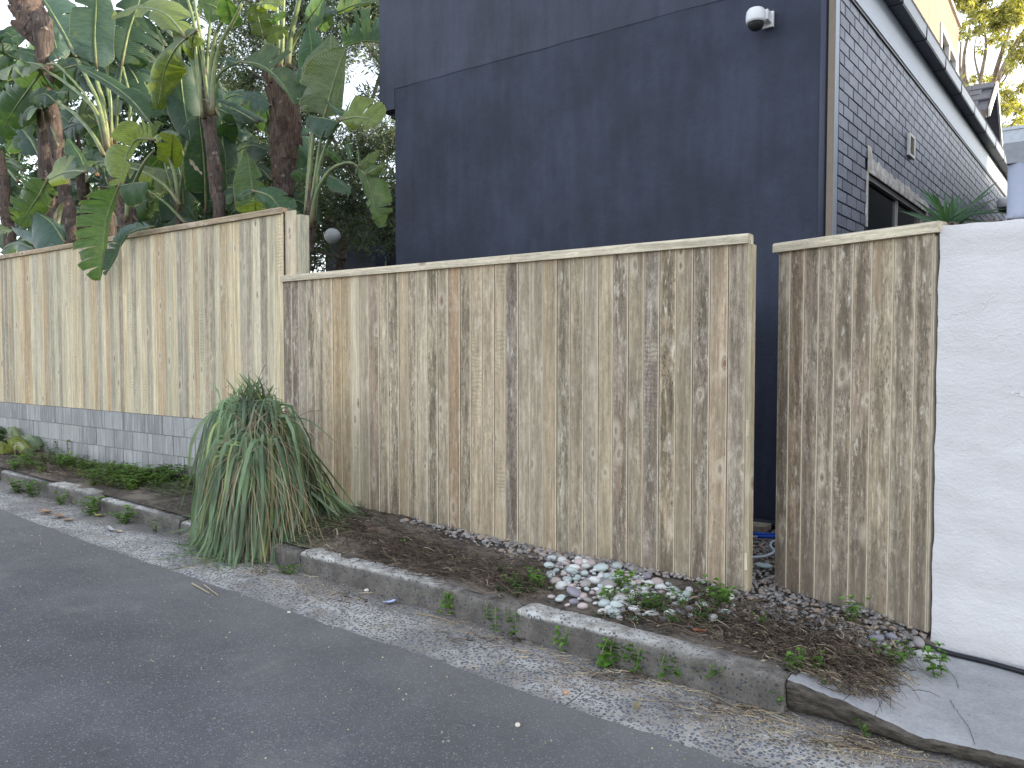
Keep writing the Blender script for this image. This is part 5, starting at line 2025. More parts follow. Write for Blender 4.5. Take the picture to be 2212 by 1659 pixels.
# bamboo-like shrub far in the bed
sp = at(310, 470, 9.5)
sh = empty('shrub', (sp.x, 9.5, zs(sp.x)), 'fine leaved green shrub behind the stumps in the bed', 'shrub')
tag(scatter_leaves('foliage', [(at(320, 440, 9.5), (.9, .6, .55)), (at(250, 420, 9.8), (.6, .5, .5)), (at(395, 400, 9.6), (.6, .5, .6)), (at(330, 520, 9.2), (1.2, .6, .5)), (at(180, 500, 9.6), (.9, .6, .5))], 6000, .15, M['small_leaf'], (.075, .13, .05), 8, sh, .16, shell=.1, hang=.5), kind='stuff')
mb = MB()
for k in range(9):
    b0 = Vector((sp.x + (k - 4) * .22, 9.5 + .1 * (k % 3), zs(sp.x)))
    mb.tube([b0, b0 + Vector((.1 * (k - 4) * .3, 0, 1.6)), b0 + Vector((.25 * (k - 4) * .4, 0, 2.9))], [.02, .015, .006], 5)
mb.build('stem', M['bark'], sh, True)

# dark hedge mass closing the back of the bed
hp = at(200, 500, 12)
hd = empty('hedge', (hp.x, 12, zs(hp.x)), 'tall dark hedge closing the back of the planted bed', 'hedge')
hcl = [(at(px, py, 12.5), (1.1, .5, 1.0)) for px, py in ((60, 170), (140, 180), (220, 130), (300, 170), (360, 250), (420, 170), (300, 100), (380, 90), (180, 90), (440, 260), (250, 220), (0, 160), (340, 330), (520, 250), (-80, 300), (20, 330), (100, 400), (60, 440), (180, 450), (150, 330), (420, 400), (480, 420), (400, 480), (560, 440), (500, 320), (430, 300), (620, 420), (-60, 440), (240, 500), (330, 520), (480, 500), (100, 250), (0, 230), (600, 520), (220, 280))]
tag(scatter_leaves('foliage', hcl, 30000, .22, M['small_leaf'], (.028, .055, .03), 21, hd, .4, shell=.2), kind='stuff')
mb = MB()
for k in range(8):
    b0 = Vector((hp.x - 3 + k * 1.3, 12.4, zs(hp.x)))
    mb.tube([b0, b0 + Vector((.1, 0, 1.8)), b0 + Vector((.2, 0, 3.2))], [.06, .05, .02], 6)
mb.build('stem', M['bark'], hd, True)

# cream house with a tiled roof far behind the bed
fb = at(300, 420, 24)
fh = empty('tiled_house', (fb.x, 26, .5), 'distant cream house with a sunlit orange tiled roof glimpsed through the leaves', 'house')
er = at(385, 348, 24)
el = at(170, 372, 24)
mb = MB()
mb.box((el.x - 4, 24.6, 0), (er.x, 32, er.z - .05))
mb.build('wall', M['cream'], fh)
mb = MB()
for k in range(16):
    t0, t1 = k / 16, (k + 1.2) / 16
    mb.prism([Vector((el.x - 5, 24 + 4 * t0, er.z + 2.4 * t0)), Vector((el.x - 5, 24 + 4 * t1, er.z + 2.4 * t1)), Vector((el.x - 5, 24 + 4 * t1, er.z + 2.4 * t1 + .04)), Vector((el.x - 5, 24 + 4 * t0, er.z + 2.4 * t0 + .09))], (er.x - el.x + 5.3, 0, 0))
mb.build('roof', M['terracotta'], fh)
mb = MB()
mb.box((el.x - 5, 23.86, er.z - .12), (er.x + .3, 23.98, er.z + .06))
mb.build('eave_gutter', M['trimwhite'], fh)

# ------------------------------------------------------------------ gum tree behind the cream building
GY = 30
g0 = at(2100, 500, GY)
gum = empty('gum_tree', (g0.x, GY, 0), 'tall gum tree with pale upright limbs and sunlit yellow green leaf clumps', 'tree')


def limb(pts, r0, r1, name='limb', Y=GY):
    cc = curve([at(x, y, Y + dy) for x, y, dy in pts], 14)
    mb = MB()
    mb.tube(cc, [.62 * (r0 + (r1 - r0) * i / 14) for i in range(15)], 7)
    mb.build(name, M['gumbark'], gum, True)


b0 = Vector((at(2120, 300, GY).x, GY, 0))
mb = MB()
mb.tube(curve([b0, Vector((b0.x, GY, 5)), at(2125, 300, GY)], 12), [.42 - .012 * i for i in range(13)], 10)
mb.build('trunk', M['gumbark'], gum, True)
for pts, r0, r1 in (([(2125, 300, 0), (2150, 190, 0), (2185, 110, 1), (2215, 60, 1)], .2, .06), ([(2125, 300, 0), (2140, 200, 0), (2165, 110, -1), (2190, 40, -1)], .2, .05), ([(2120, 300, 0), (2090, 200, 0), (2082, 130, 0), (2095, 60, 0)], .18, .05), ([(2090, 220, 0), (2074, 150, 1), (2076, 90, 1)], .12, .04),
                    ([(2120, 280, 0), (2118, 180, 1), (2130, 100, 1), (2120, 20, 1)], .15, .04), ([(2160, 170, 0), (2190, 130, 0), (2230, 110, 0)], .08, .03), ([(2140, 260, 1), (2175, 215, 1), (2230, 170, 1)], .12, .04), ([(2150, 300, 2), (2185, 270, 2), (2230, 235, 2)], .10, .04),
                    ([(2140, 330, 1), (2180, 310, 1), (2240, 300, 1)], .09, .03), ([(2118, 180, 1), (2105, 120, 1), (2110, 70, 1)], .07, .02), ([(2150, 200, -1), (2170, 140, -1), (2205, 90, -1)], .08, .03), ([(2150, 190, 2), (2176, 160, 2), (2200, 60, 2)], .07, .02)):
    limb(pts, r0, r1)
gcl = []
rr = random.Random(2)
for (px, py, rp) in ((2090, 20, 38), (2120, 10, 35), (2150, 30, 40), (2185, 40, 45), (2215, 90, 35), (2200, 130, 25), (2100, 55, 25), (2140, 70, 22), (2175, 90, 28), (2210, 20, 40), (2085, 75, 18), (2195, 215, 35), (2215, 190, 30), (2170, 195, 22), (2190, 240, 25), (2090, 175, 16), (2130, 165, 14), (2205, 300, 28), (2215, 340, 30),
                     (2190, 320, 20), (2205, 265, 20), (2100, 160, 12), (2080, -40, 60), (2150, -50, 60), (2220, -40, 70), (2260, 80, 60), (2270, 200, 50), (2175, 355, 22), (2195, 350, 20), (2120, 105, 12), (2165, 330, 15)):
    for q in range(5):
        c = at(px + rr.uniform(-rp, rp) * .8, py + rr.uniform(-rp, rp) * .7, GY + rr.uniform(-2.5, 2.5))
        rm = rp * depth(c) / FPX * rr.uniform(.3, .6)
        gcl.append((c, (rm, rm, rm * .6)))
tag(scatter_leaves('foliage', gcl, 17000, .19, M['small_leaf'], (.27, .27, .10), 9, gum, .24, hang=.8, shell=.02), kind='stuff')
# second, farther tree line at the passage end
g1 = Vector((g0.x - 1, 44, 0))
far = empty('tree_line', g1, 'hazy trees beyond the end of the passage behind the downpipe', 'trees')
tag(scatter_leaves('foliage', [(at(px, py, 42), (2.4, 1.5, 1.6)) for px, py in ((2120, 330), (2180, 370), (2230, 340), (2140, 400), (2200, 420))], 5000, .4, M['small_leaf'], (.13, .15, .06), 15, far, .3, shell=.1), kind='stuff')
mb = MB()
for k in range(4):
    p = at(2110 + 35 * k, 400, 43)
    mb.tube([(p.x, 43, 0), (p.x + .2, 43, 6), (p.x + .1, 43, 10)], [.3, .2, .08], 7)
mb.build('trunk', M['gumbark'], far, True)

# ------------------------------------------------------------------ yucca behind the white wall
yc = at(2052, 480, 5.5)
yu = empty('yucca', (yc.x, 5.5, zs(yc.x)), 'spiky dark green yucca rosette behind the narrow gate', 'plant')
mb = MB()
mb.tube([(yc.x, 5.5, zs(yc.x) - .05), (yc.x + .01, 5.5, 1.2), (yc.x, 5.5, yc.z)], [.05, .045, .04], 9)
mb.build('stem', M['bark'], yu, True)
rr = random.Random(44)
tips = [(990, 1150), (1060, 1020), (1125, 950), (1240, 930), (1290, 960), (1385, 935), (1440, 1040), (1550, 960), (1620, 980), (1690, 1070), (1800, 1100), (1885, 1140), (1400, 1110), (1530, 1080), (1160, 1110), (1300, 1140), (1640, 1200), (1250, 1060), (1460, 950)]
for k in range(52):
    if k < len(tips):
        tx, ty = (3200 + tips[k][0] * .3761) / 1.8228, (400 + tips[k][1] * .3761) / 1.8228
        tp = at(tx, ty, 5.5 + rr.uniform(-.25, .15))
    else:
        a = rr.uniform(0, 6.28)
        tp = yc + Vector((math.cos(a) * .3, math.sin(a) * .22 + .1, rr.uniform(-.2, .25)))
    b_ = yc + Vector((rr.uniform(-.02, .02), rr.uniform(-.02, .02), rr.uniform(-.05, .03)))
    md = (b_ + tp) / 2 + Vector((0, 0, .02))
    dv = (tp - b_).normalized()
    sv = dv.cross(Vector((0, -1, .3))).normalized()
    g = []
    for j in range(7):
        u = j / 6
        c = (b_ * (1 - u) + md * u) * (1 - u) + (md * (1 - u) + tp * u) * u
        w = .0105 * (1 - u ** 2.2) + .0006
        up_ = sv.cross(dv)
        g.append([c - sv * w + up_ * w * .4, c, c + sv * w + up_ * w * .4])
    mb = MB()
    mb.grid(g, 0, [[(j / 6, .5)] * 3 for j in range(7)])
    o = mb.build('leaf', M['small_leaf'], yu, True)
    kk = rr.uniform(.7, 1.3)
    o.color = (.035 * kk, .075 * kk, .04 * kk, 1)

# ------------------------------------------------------------------ big clump of long grass
gc = onG(560, 1130, .16)
GX, GYY = -5.04, 3.70
gr_ = empty('grass_clump', (GX, GYY, zs(GX)), 'big drooping clump of long strappy grass spilling over the kerb', 'grass clump')
rr = random.Random(77)
rest = MB()


def blade(pts, w, mb, twist=0.0):
    cc = curve(pts, 9)
    g = []
    for j, c in enumerate(cc):
        u = j / 9
        d = (cc[min(9, j + 1)] - cc[max(0, j - 1)]).normalized()
        view = Vector((.5, -.8, .35))
        s = d.cross(view)
        s = s.normalized() if s.length > 1e-4 else Vector((1, 0, 0))
        n_ = d.cross(s)
        a = twist * (u - .3)
        s2 = s * math.cos(a) + n_ * math.sin(a)
        ww = w * (.55 + .9 * u if u < .4 else .91 * (1 - ((u - .4) / .6) ** 2.2)) + .0006
        g.append([c - s2 * ww, c + n_ * ww * .35, c + s2 * ww])
    mb.grid(g, 0, [[(j / 9, k / 2) for k in range(3)] for j in range(10)])


def ground_z(x, y):
    if y > 3.45: return verge_z(x, y)
    return road_z(x) + .008


blades = []
crown_top = Vector((GX - .14, GYY + .02, zs(GX) + .90))
low_top = Vector((GX + .12, GYY - .12, zs(GX) + .60))
for k in range(1150):
    grp = rr.random()
    if grp < .56:          # long leaves falling from the crown
        a = rr.uniform(-math.pi * 1.05, .1) if rr.random() < .8 else rr.uniform(0, 2 * math.pi)
        o0 = crown_top + Vector((rr.gauss(0, .10), rr.gauss(0, .07), rr.uniform(-.16, .03)))
        reach = rr.uniform(.04, .31)
        up_ = rr.uniform(.0, .09)
        ex, ey = o0.x + math.cos(a) * reach * 1.12, o0.y + math.sin(a) * reach
        zg = ground_z(ex, ey)
        end = Vector((ex, ey, max(zg + .02, o0.z - rr.uniform(.45, 1.15))))
        mid1 = o0 + Vector((math.cos(a) * reach * .6, math.sin(a) * reach * .6, up_ - .04))
        mid2 = Vector((o0.x + math.cos(a) * reach * .98, o0.y + math.sin(a) * reach * .98, (mid1.z + end.z) / 2 + .03))
    elif grp < .88:        # second bundle, falling nearly straight down over the kerb
        a = rr.uniform(-math.pi * .95, .35)
        o0 = low_top + Vector((rr.gauss(0, .08), rr.gauss(0, .06), rr.uniform(-.10, .08)))
        reach = rr.uniform(.04, .34)
        ex, ey = o0.x + math.cos(a) * reach, o0.y + math.sin(a) * reach - .05
        zg = ground_z(ex, ey)
        end = Vector((ex, ey, max(zg + .02, o0.z - rr.uniform(.4, 1.0))))
        mid1 = o0 + Vector((math.cos(a) * reach * .6, math.sin(a) * reach * .6, rr.uniform(.0, .05)))
        mid2 = Vector((o0.x + math.cos(a) * reach * .95, o0.y + math.sin(a) * reach * .95, (mid1.z + end.z) / 2))
    else:                  # the flank that leans on the gate and trails along it
        o0 = crown_top + Vector((rr.uniform(.02, .2), rr.uniform(.0, .25), rr.uniform(-.55, -.15)))
        end = Vector((GX + rr.uniform(.05, .27), GYY + rr.uniform(.05, .6), 0))
        end.z = ground_z(end.x, end.y) + .02
        mid1 = o0 + Vector((.10, .02, -.02))
        mid2 = (mid1 + end) / 2 + Vector((.05, 0, .06))
    if rr.random() < .22:
        dd_ = Vector((end.x - o0.x, end.y - o0.y, 0)) * rr.uniform(.15, .5)
        end = end + dd_
        end.z = max(end.z - .15, ground_z(end.x, end.y) + .02)
    pts = [o0, mid1, mid2, end]
    if end.z <= ground_z(end.x, end.y) + .03:
        dv = Vector((end.x - o0.x, end.y - o0.y, 0)).normalized() if grp < .84 else Vector((.6, -.2, 0))
        e2 = end + dv * rr.uniform(.05, .28) + Vector((rr.uniform(-.09, .09), rr.uniform(-.05, .05), 0))
        e2.z = ground_z(e2.x, e2.y) + rr.uniform(.005, .03)
        pts.append(e2)
    jit = [Vector((rr.gauss(0, .014), rr.gauss(0, .014), rr.gauss(0, .012))) * (i > 0) for i in range(len(pts))]
    pts = [p + j for p, j in zip(pts, jit)]
    if rr.random() < .16:
        k_ = rr.choice((1, 2))
        pts[k_] = pts[k_] + Vector((rr.gauss(0, .05), rr.gauss(0, .04), rr.gauss(0, .05)))
    blades.append((pts, rr.choice((.005, .007, .009, .011, .014)) * rr.uniform(.85, 1.15)))
for k in range(70):        # upright tuft on top
    o0 = crown_top + Vector((rr.gauss(0, .08), rr.gauss(0, .06), rr.uniform(-.1, 0)))
    a = rr.uniform(0, 6.28)
    h = rr.uniform(.12, .30)
    blades.append(([o0, o0 + Vector((math.cos(a) * .03, math.sin(a) * .03, h * .6)), o0 + Vector((math.cos(a) * .12, math.sin(a) * .1, h))], rr.uniform(.005, .008)))
for (tx, ty, sx_) in ((370, 945, 560), (735, 964, 600), (400, 1065, 480), (715, 1130, 640)):   # stray long blades
    e = at(tx, ty, 3.9)
    s_ = at(sx_, 900, 3.8)
    blades.append(([s_, (s_ + e) / 2 + Vector((0, 0, .08)), e], .006))
rr.shuffle(blades)
restb = MB()
for i, (pts, w) in enumerate(blades):
    if i < 290:
        mb = MB()
        blade(pts, w * 1.1, mb, rr.uniform(-1.5, 1.5))
        o = mb.build('grass_blade', M['grass'], gr_, True)
        k = rr.uniform(.8, 1.25)
        c_ = (.125, .18, .105) if rr.random() < .55 else ((.18, .235, .155) if rr.random() < .65 else (.20, .235, .09))
        o.color = (c_[0] * k, c_[1] * k, c_[2] * k, 1)
    else:
        blade(pts, w, restb, rr.uniform(-1.5, 1.5))
o = tag(restb.build('grass_blades', M['grass'], gr_, True), kind='stuff')
o.color = (.115, .172, .098, 1)
dead = MB()
for k in range(300):       # dry stalks and dead leaves through the clump
    if rr.random() < .5:
        o0 = crown_top + Vector((rr.uniform(-.15, .35), rr.uniform(-.25, .1), rr.uniform(-.25, .0)))
    else:
        o0 = low_top + Vector((rr.uniform(-.1, .25), rr.uniform(-.2, .1), rr.uniform(-.2, .1)))
    a = rr.uniform(-1.9, .6)
    rch = rr.uniform(.1, .5)
    e = o0 + Vector((math.cos(a) * rch, math.sin(a) * rch * .7, -rr.uniform(.2, .95)))
    e.z = max(e.z, ground_z(e.x, e.y) + .02)
    dead_pts = [o0, (o0 + e) / 2 + Vector((math.cos(a) * .08, math.sin(a) * .08, rr.uniform(.0, .1))), e]
    dead.tube(curve(dead_pts, 4), .0019, 3, cap=False)
tag(dead.build('dry_stalks', M['drystalk'], gr_), kind='stuff')
# crown thatch
th = MB()
for k in range(350):
    c = crown_top + Vector((rr.gauss(.05, .12), rr.gauss(-.02, .08), rr.gauss(-.1, .08)))
    dv = Vector((rr.gauss(0, 1), rr.gauss(0, 1), rr.gauss(0, .5))).normalized() * rr.uniform(.05, .2)
    th.tube([c, c + dv * .5 + Vector((0, 0, .02)), c + dv], .002, 3, cap=False)
tag(th.build('thatch', M['twig'], gr_), kind='stuff')

# ------------------------------------------------------------------ pebbles
def pebble_mesh(seed, sub=2):
    bm = bmesh.new()
    bmesh.ops.create_icosphere(bm, subdivisions=sub, radius=1)
    r_ = random.Random(seed)
    sx_, sy_, sz_ = r_.uniform(.85, 1.25), r_.uniform(.65, .95), r_.uniform(.45, .7)
    for v in bm.verts:
        n = mnoise.noise(v.co * .9 + Vector((seed * 3.1, 0, 0))) * .16
        v.co = Vector((v.co.x * sx_, v.co.y * sy_, v.co.z * sz_)) * (1 + n)
    for f in bm.faces: f.smooth = True
    me = bpy.data.meshes.new('pebble')
    bm.to_mesh(me)
    bm.free()
    me.materials.append(M['pebble'])
    return me


PM = [pebble_mesh(i) for i in range(9)]
kinds = [((.57, .56, .54), 'rounded white river pebble'), ((.42, .47, .45), 'rounded pale green grey river pebble'), ((.46, .38, .36), 'rounded pinkish river pebble'), ((.22, .21, .24), 'rounded dark slate river pebble'), ((.34, .31, .29), 'rounded brown grey river pebble')]
rr = random.Random(19)
placed = []
GRP = 'river pebbles heaped at the foot of the wide gate'


def put_pebble(x, y, s, kind_i, lift=0.0, own=None):
    k, lab = kinds[kind_i]
    z = verge_z(x, y) + s * .30 + lift
    me = rr.choice(PM)
    o = bpy.data.objects.new('river_pebble', me)
    COL.objects.link(o)
    o.location = (x, y, z)
    o.scale = (s, s, s)
    o.rotation_euler = (rr.uniform(-.35, .35), rr.uniform(-.35, .35), rr.uniform(0, 6.28))
    f = rr.uniform(.85, 1.15)
    o.color = (k[0] * f, k[1] * f, k[2] * f, 1)
    if own:
        tag(o, own, 'pebble', 'large single river pebbles')
    else:
        tag(o, lab + ' heaped at the foot of the wide gate', 'pebble', lab + 's at the wide gate')
    placed.append((x, y, s))


tries = 0
while len(placed) < 235 and tries < 60000:
    tries += 1
    px, py = rr.uniform(1185, 1590), rr.uniform(1195, 1335)
    lim = 1205 + (px - 1190) * .235
    if py < lim - 12: continue
    c0 = (px - 1338) / 155
    c1 = (py - (lim + 30)) / 46
    if c0 * c0 + c1 * c1 > 1.0 and rr.random() > .06: continue
    p = onG(px, py, .17)
    if p.y > 4.47 or p.y < 3.62: continue
    s = rr.choice((.014, .018, .022, .027, .032, .037, .043)) * rr.uniform(.9, 1.12)
    if any((p.x - q[0]) ** 2 + (p.y - q[1]) ** 2 < ((s + q[2]) * .80) ** 2 for q in placed): continue
    ki = rr.choices(range(5), (38, 22, 16, 14, 10))[0]
    put_pebble(p.x, p.y, s, ki, rr.uniform(0, .012))
for (px, py, s, ki, own) in ((1298, 1234, .045, 1, 'tall pale pebble standing upright against the gate boards, highest of the heap'), (1236, 1241, .042, 1, 'large flat pale green pebble at the outer end of the heap'), (1333, 1251, .04, 1, 'large pale green pebble touching the wide gate past the upright one'),
                             (1341, 1297, .038, 0, 'round white pebble apart at the front of the heap'), (1332, 1312, .042, 1, 'large pale green pebble lowest in front of the heap'), (1240, 1283, .045, 3, 'largest dark slate pebble at the front corner of the heap'), (1215, 1215, .035, 0, 'white pebble in the twigs before the heap begins'),
                             (1262, 1222, .03, 0, 'white pebble with dark soil on it against the wide gate'), (1990, 1382, .045, 0, 'tall pale pebble standing at the corner of the white wall'), (1985, 1372, .04, 4, 'brown grey pebble beside the pale one at the white wall corner'), (1925, 1370, .032, 3, 'grey pebble below the bottom edge of the narrow gate'),
                             (1893, 1377, .035, 3, 'dark flat pebble at the end of the black hose'), (1932, 1400, .03, 0, 'white pebble in front of the black hose')):
    p = onG(px, py, .17)
    put_pebble(p.x, p.y, s, ki, .02, own)

# small gravel under and behind the gates: too many to count
def gravel(name, spots, seed, sub=1):
    rs = random.Random(seed)
    bm = bmesh.new()
    bmesh.ops.create_icosphere(bm, subdivisions=1, radius=1)
    tv = np.array([v.co[:] for v in bm.verts])
    tf = np.array([[v.index for v in f.verts] for f in bm.faces])
    bm.free()
    V, F = [], []
    off = 0
    for (x, y, z, s) in spots:
        a = rs.uniform(0, 6.28)
        ca, sa = math.cos(a), math.sin(a)
        v = tv * np.array([s * rs.uniform(.9, 1.3), s * rs.uniform(.65, .95), s * rs.uniform(.45, .7)])
        tx = rs.uniform(-.4, .4)
        v = v @ np.array([[ca, sa, 0], [-sa, ca, 0], [0, 0, 1]])
        v[:, 2] += v[:, 0] * tx
        V.append(v + np.array([x, y, z]))
        F.append(tf + off)
        off += len(tv)
    me = bpy.data.meshes.new(name)
    me.from_pydata(np.concatenate(V).tolist(), [], np.concatenate(F).tolist())
    me.materials.append(M['gravel'])
    me.polygons.foreach_set('use_smooth', [True] * len(me.polygons))
    o = link(name, me)
    return tag(o, kind='stuff')


spots = []
rr = random.Random(23)
while len(spots) < 4600:
    x, y = rr.uniform(-2.5, -.62), rr.uniform(4.05, 6.18)
    if y < 4.45 and x < -1.65: continue
    if y < 4.5 and x > -1.6:
        if y < 4.1 + .25 * mnoise.noise(Vector((x * 3, 0, 0))) + (.0 if x > -1.0 else -.1): continue
    s = rr.uniform(.010, .021)
    base = verge_z(x, y) if y < 4.62 else zs(x) - .02 - .075 * min(1, max(0, (x + 1.72) / 1.05))
    spots.append((x, y, base + .008 + rr.uniform(0, .012), s))
for k in range(620):
    x = -4.25 + 2.1 * rr.random() ** .7
    y = 4.5 - rr.random() ** 1.7 * (.16 if x < -3.2 else .26) * (.6 + .8 * rr.random())
    s = rr.choice((.008, .011, .015, .02, .026)) * rr.uniform(.85, 1.15)
    spots.append((x, y, verge_z(x, y) + .006 + rr.uniform(0, .01), s))
gravel('gravel', spots, 4)

def top_z(x, y):
    return max(verge_z(x, y), dz(x, y) + .002) if x > -1.03 else verge_z(x, y)


# ------------------------------------------------------------------ litter: twigs, clippings, straw (nobody could count it)
def litter(name, n, region, mat, seed, L=(.04, .16), r=(.0012, .0026), lift=.03, zf=None, curl=.35, kind='stuff', dirbias=None):
    rs = random.Random(seed)
    mb = MB()
    for _ in range(n):
        x, y = region(rs)
        z = (zf or top_z)(x, y)
        a = rs.gauss(*dirbias) if dirbias else rs.uniform(0, 6.28)
        l = rs.uniform(*L)
        c = rs.uniform(-curl, curl)
        p = [Vector((x, y, 0))]
        for k in range(3):
            p.append(p[-1] + Vector((math.cos(a + c * k * 2), math.sin(a + c * k * 2), 0)) * l / 3)
        h0 = rs.uniform(.002, lift)
        for i, q in enumerate(p):
            q.z = (zf or top_z)(q.x, q.y) + h0 * (1 + .8 * math.sin(i * 1.3 + a)) * .7 + .003
        rad = rs.uniform(*r)
        mb.tube(p, [rad, rad, rad * .8, rad * .5], 3, cap=False)
    return tag(mb.build(name, mat), kind=kind)


def reg_px(pts_w, h=.17, ymin=3.5, ymax=4.49):
    """Random place near given photo places (x, y, spread x, spread y, weight)."""
    ws = [p[4] for p in pts_w]

    def f(rs):
        while True:
            p = rs.choices(pts_w, ws)[0]
            q = onG(p[0] + rs.gauss(0, p[2]), p[1] + rs.gauss(0, p[3]), h)
            if ymin < q.y < ymax: return q.x, q.y
    return f


litter('twig_litter', 5200, reg_px([(760, 1150, 50, 16, 2), (860, 1190, 70, 20, 3), (1000, 1230, 70, 18, 2.5), (1120, 1250, 50, 18, 2), (1450, 1310, 70, 20, 2), (1570, 1320, 60, 22, 3), (1680, 1350, 80, 28, 4), (1780, 1390, 70, 28, 4), (1850, 1430, 50, 24, 3), (300, 1010, 120, 14, 3), (150, 1000, 80, 14, 2)]), M['twig'], 31, (.04, .19), (.0012, .0027), .045)
litter('straw_litter', 480, reg_px([(1850, 1400, 60, 26, 5), (1800, 1440, 50, 18, 3), (1700, 1360, 60, 22, 1.5), (1900, 1440, 40, 14, 2), (900, 1200, 90, 22, .8), (680, 1160, 40, 20, 2), (1530, 1310, 40, 14, .5)]), M['straw'], 32, (.02, .10), (.0010, .0028))
o = litter('grass_clippings', 900, reg_px([(700, 1120, 40, 16, 3), (650, 1150, 30, 14, 3), (360, 1040, 30, 14, 4), (400, 1030, 25, 12, 3), (730, 1140, 40, 14, 1.5)]), M['grass'], 33, (.06, .22), (.0016, .003))
o.color = (.12, .155, .075, 1)


def chips(name, n, region, seed, mat, s=(.006, .022), zf=None):
    rs = random.Random(seed)
    mb = MB()
    for _ in range(n):
        x, y = region(rs)
        z = (zf or top_z)(x, y) + rs.uniform(.004, .018)
        q = rs.uniform(*s)
        d = Vector((rs.gauss(0, 1), rs.gauss(0, 1), rs.gauss(0, .3))).normalized() * q
        e = d.cross(Vector((rs.gauss(0, .4), rs.gauss(0, .4), 1))).normalized() * q * rs.uniform(.2, .5)
        c = Vector((x, y, z))
        mb.quad(c - d, c + e * .9 - d * .1, c + d, c - e + d * .15)
    return tag(mb.build(name, mat), kind='stuff')


M['leaflitter'] = straw_mat('leaf_litter', (0.09, 0.055, 0.035), (0.40, 0.32, 0.22))
chips('leaf_litter', 1700, reg_px([(800, 1160, 70, 18, 3), (960, 1215, 80, 20, 3), (1120, 1255, 60, 16, 2), (1450, 1315, 80, 22, 3), (1600, 1340, 70, 26, 4), (1720, 1380, 80, 30, 5), (1830, 1420, 60, 26, 4), (300, 1015, 130, 16, 3), (130, 1000, 90, 14, 2)]), 36, M['leaflitter'])


def gz(x, y):
    return road_z(x) + .007


litter('gutter_straw', 300, reg_px([(640, 1240, 70, 10, 3), (760, 1290, 60, 12, 2.5), (1010, 1350, 80, 12, 1.5), (1180, 1400, 70, 14, 4), (1330, 1450, 80, 14, 3), (1480, 1500, 80, 14, 3), (1600, 1545, 70, 14, 4), (1700, 1580, 70, 14, 3), (1830, 1620, 80, 12, 3), (200, 1090, 90, 12, 2), (480, 1225, 40, 10, 2)], .0, 2.92, 3.43), M['straw'], 34, (.03, .14), (.0010, .0022), .012, gz, dirbias=(math.pi, .9))
litter('gutter_twigs', 500, reg_px([(800, 1300, 120, 10, 2), (1120, 1385, 90, 10, 3), (1400, 1465, 120, 10, 3), (1620, 1535, 90, 10, 3), (1900, 1610, 100, 10, 3), (560, 1235, 40, 10, 1)], .0, 3.1, 3.45), M['twig'], 35, (.02, .1), (.001, .0024), .01, gz, dirbias=(math.pi, .8))


def grit(name, n, region, seed, s=(.0018, .0045), zf=None, mat=None):
    rs = random.Random(seed)
    mb = MB()
    for _ in range(n):
        x, y = region(rs)
        z = (zf or top_z)(x, y) + .002
        q = rs.uniform(*s)
        a = rs.uniform(0, 6.28)
        ux, uy = math.cos(a) * q, math.sin(a) * q
        nn = len(mb.v)
        mb.v += [Vector((x + ux, y + uy, z)), Vector((x - uy, y + ux, z)), Vector((x - ux, y - uy, z)), Vector((x + uy, y - ux, z)), Vector((x, y, z + q))]
        for k in range(4):
            mb.f.append((nn + k, nn + (k + 1) % 4, nn + 4))
            mb.m.append(0)
            mb.uv += [(0, 0)] * 3
    return tag(mb.build(name, mat or M['straw']), kind='stuff')


grit('gutter_grit', 2600, reg_px([(900, 1350, 250, 20, 3), (1400, 1470, 250, 22, 4), (1700, 1570, 150, 20, 3), (700, 1270, 100, 15, 2), (1900, 1630, 100, 20, 2)], .0, 2.92, 3.42), 41, zf=gz)
grit('road_grit', 420, lambda rs: (rs.uniform(-7, -.2), 2.88 - abs(rs.gauss(0, .8))), 42, (.002, .006), lambda x, y: road_z(x) + .004)

# ------------------------------------------------------------------ weeds
WEED = []


def weed_mesh(seed, n=7, h=.16, hang=0.0, leaf=.034):
    rs = random.Random(seed)
    mb = MB()
    for s in range(n):
        a = rs.uniform(0, 6.28)
        L = h * rs.uniform(.6, 1.25)
        out = rs.uniform(.3, .8)
        d = Vector((math.cos(a) * out, math.sin(a) * out * (.6 if hang else 1) - hang * .25, (1 - hang * 1.7)))
        b0 = Vector((rs.uniform(-.05, .05), rs.uniform(-.03, .03), 0))
        pts = [b0]
        for k in range(1, 5):
            dd = d + Vector((0, 0, -hang * k * .35)) + Vector((rs.gauss(0, .12), rs.gauss(0, .12), rs.gauss(0, .1)))
            pts.append(pts[-1] + dd.normalized() * L / 4)
            if hang: pts[-1].y = min(pts[-1].y, -.012)
        mb.tube(pts, [.0026, .0024, .002, .0016, .001], 4, 1, cap=False)
        for k in range(1, 5):
            for q in range(rs.choice((2, 2, 3, 4)) + (3 if k == 4 else 0)):
                aa = rs.uniform(0, 6.28)
                ld = Vector((math.cos(aa), math.sin(aa), rs.uniform(-.25, .55))).normalized()
                sv = ld.cross(Vector((0, 0, 1))).normalized()
                ln = leaf * rs.uniform(.6, 1.25)
                p = pts[k]
                nu = sv.cross(ld)
                g = []
                for (u, w, e) in ((0, .05, 0), (.3, .34, .05), (.65, .3, .04), (1, .03, -.12)):
                    c = p + ld * ln * u + nu * e * ln
                    g.append([c - sv * w * ln + nu * .06 * ln, c, c + sv * w * ln + nu * .06 * ln])
                mb.grid(g, 0)
    me = mb.mesh('weed', [M['small_leaf'], M['stalk']], True)
    return me


WU = [weed_mesh(i, 4 + i % 4, .13, 0, .026 + .003 * (i % 5)) for i in range(8)]
WH = [weed_mesh(20 + i, 3 + i % 5, .15, 1.0, .03 + .003 * (i % 4)) for i in range(9)]
WB = [weed_mesh(40 + i, 12, .17, 0, .038) for i in range(3)]
rr = random.Random(61)


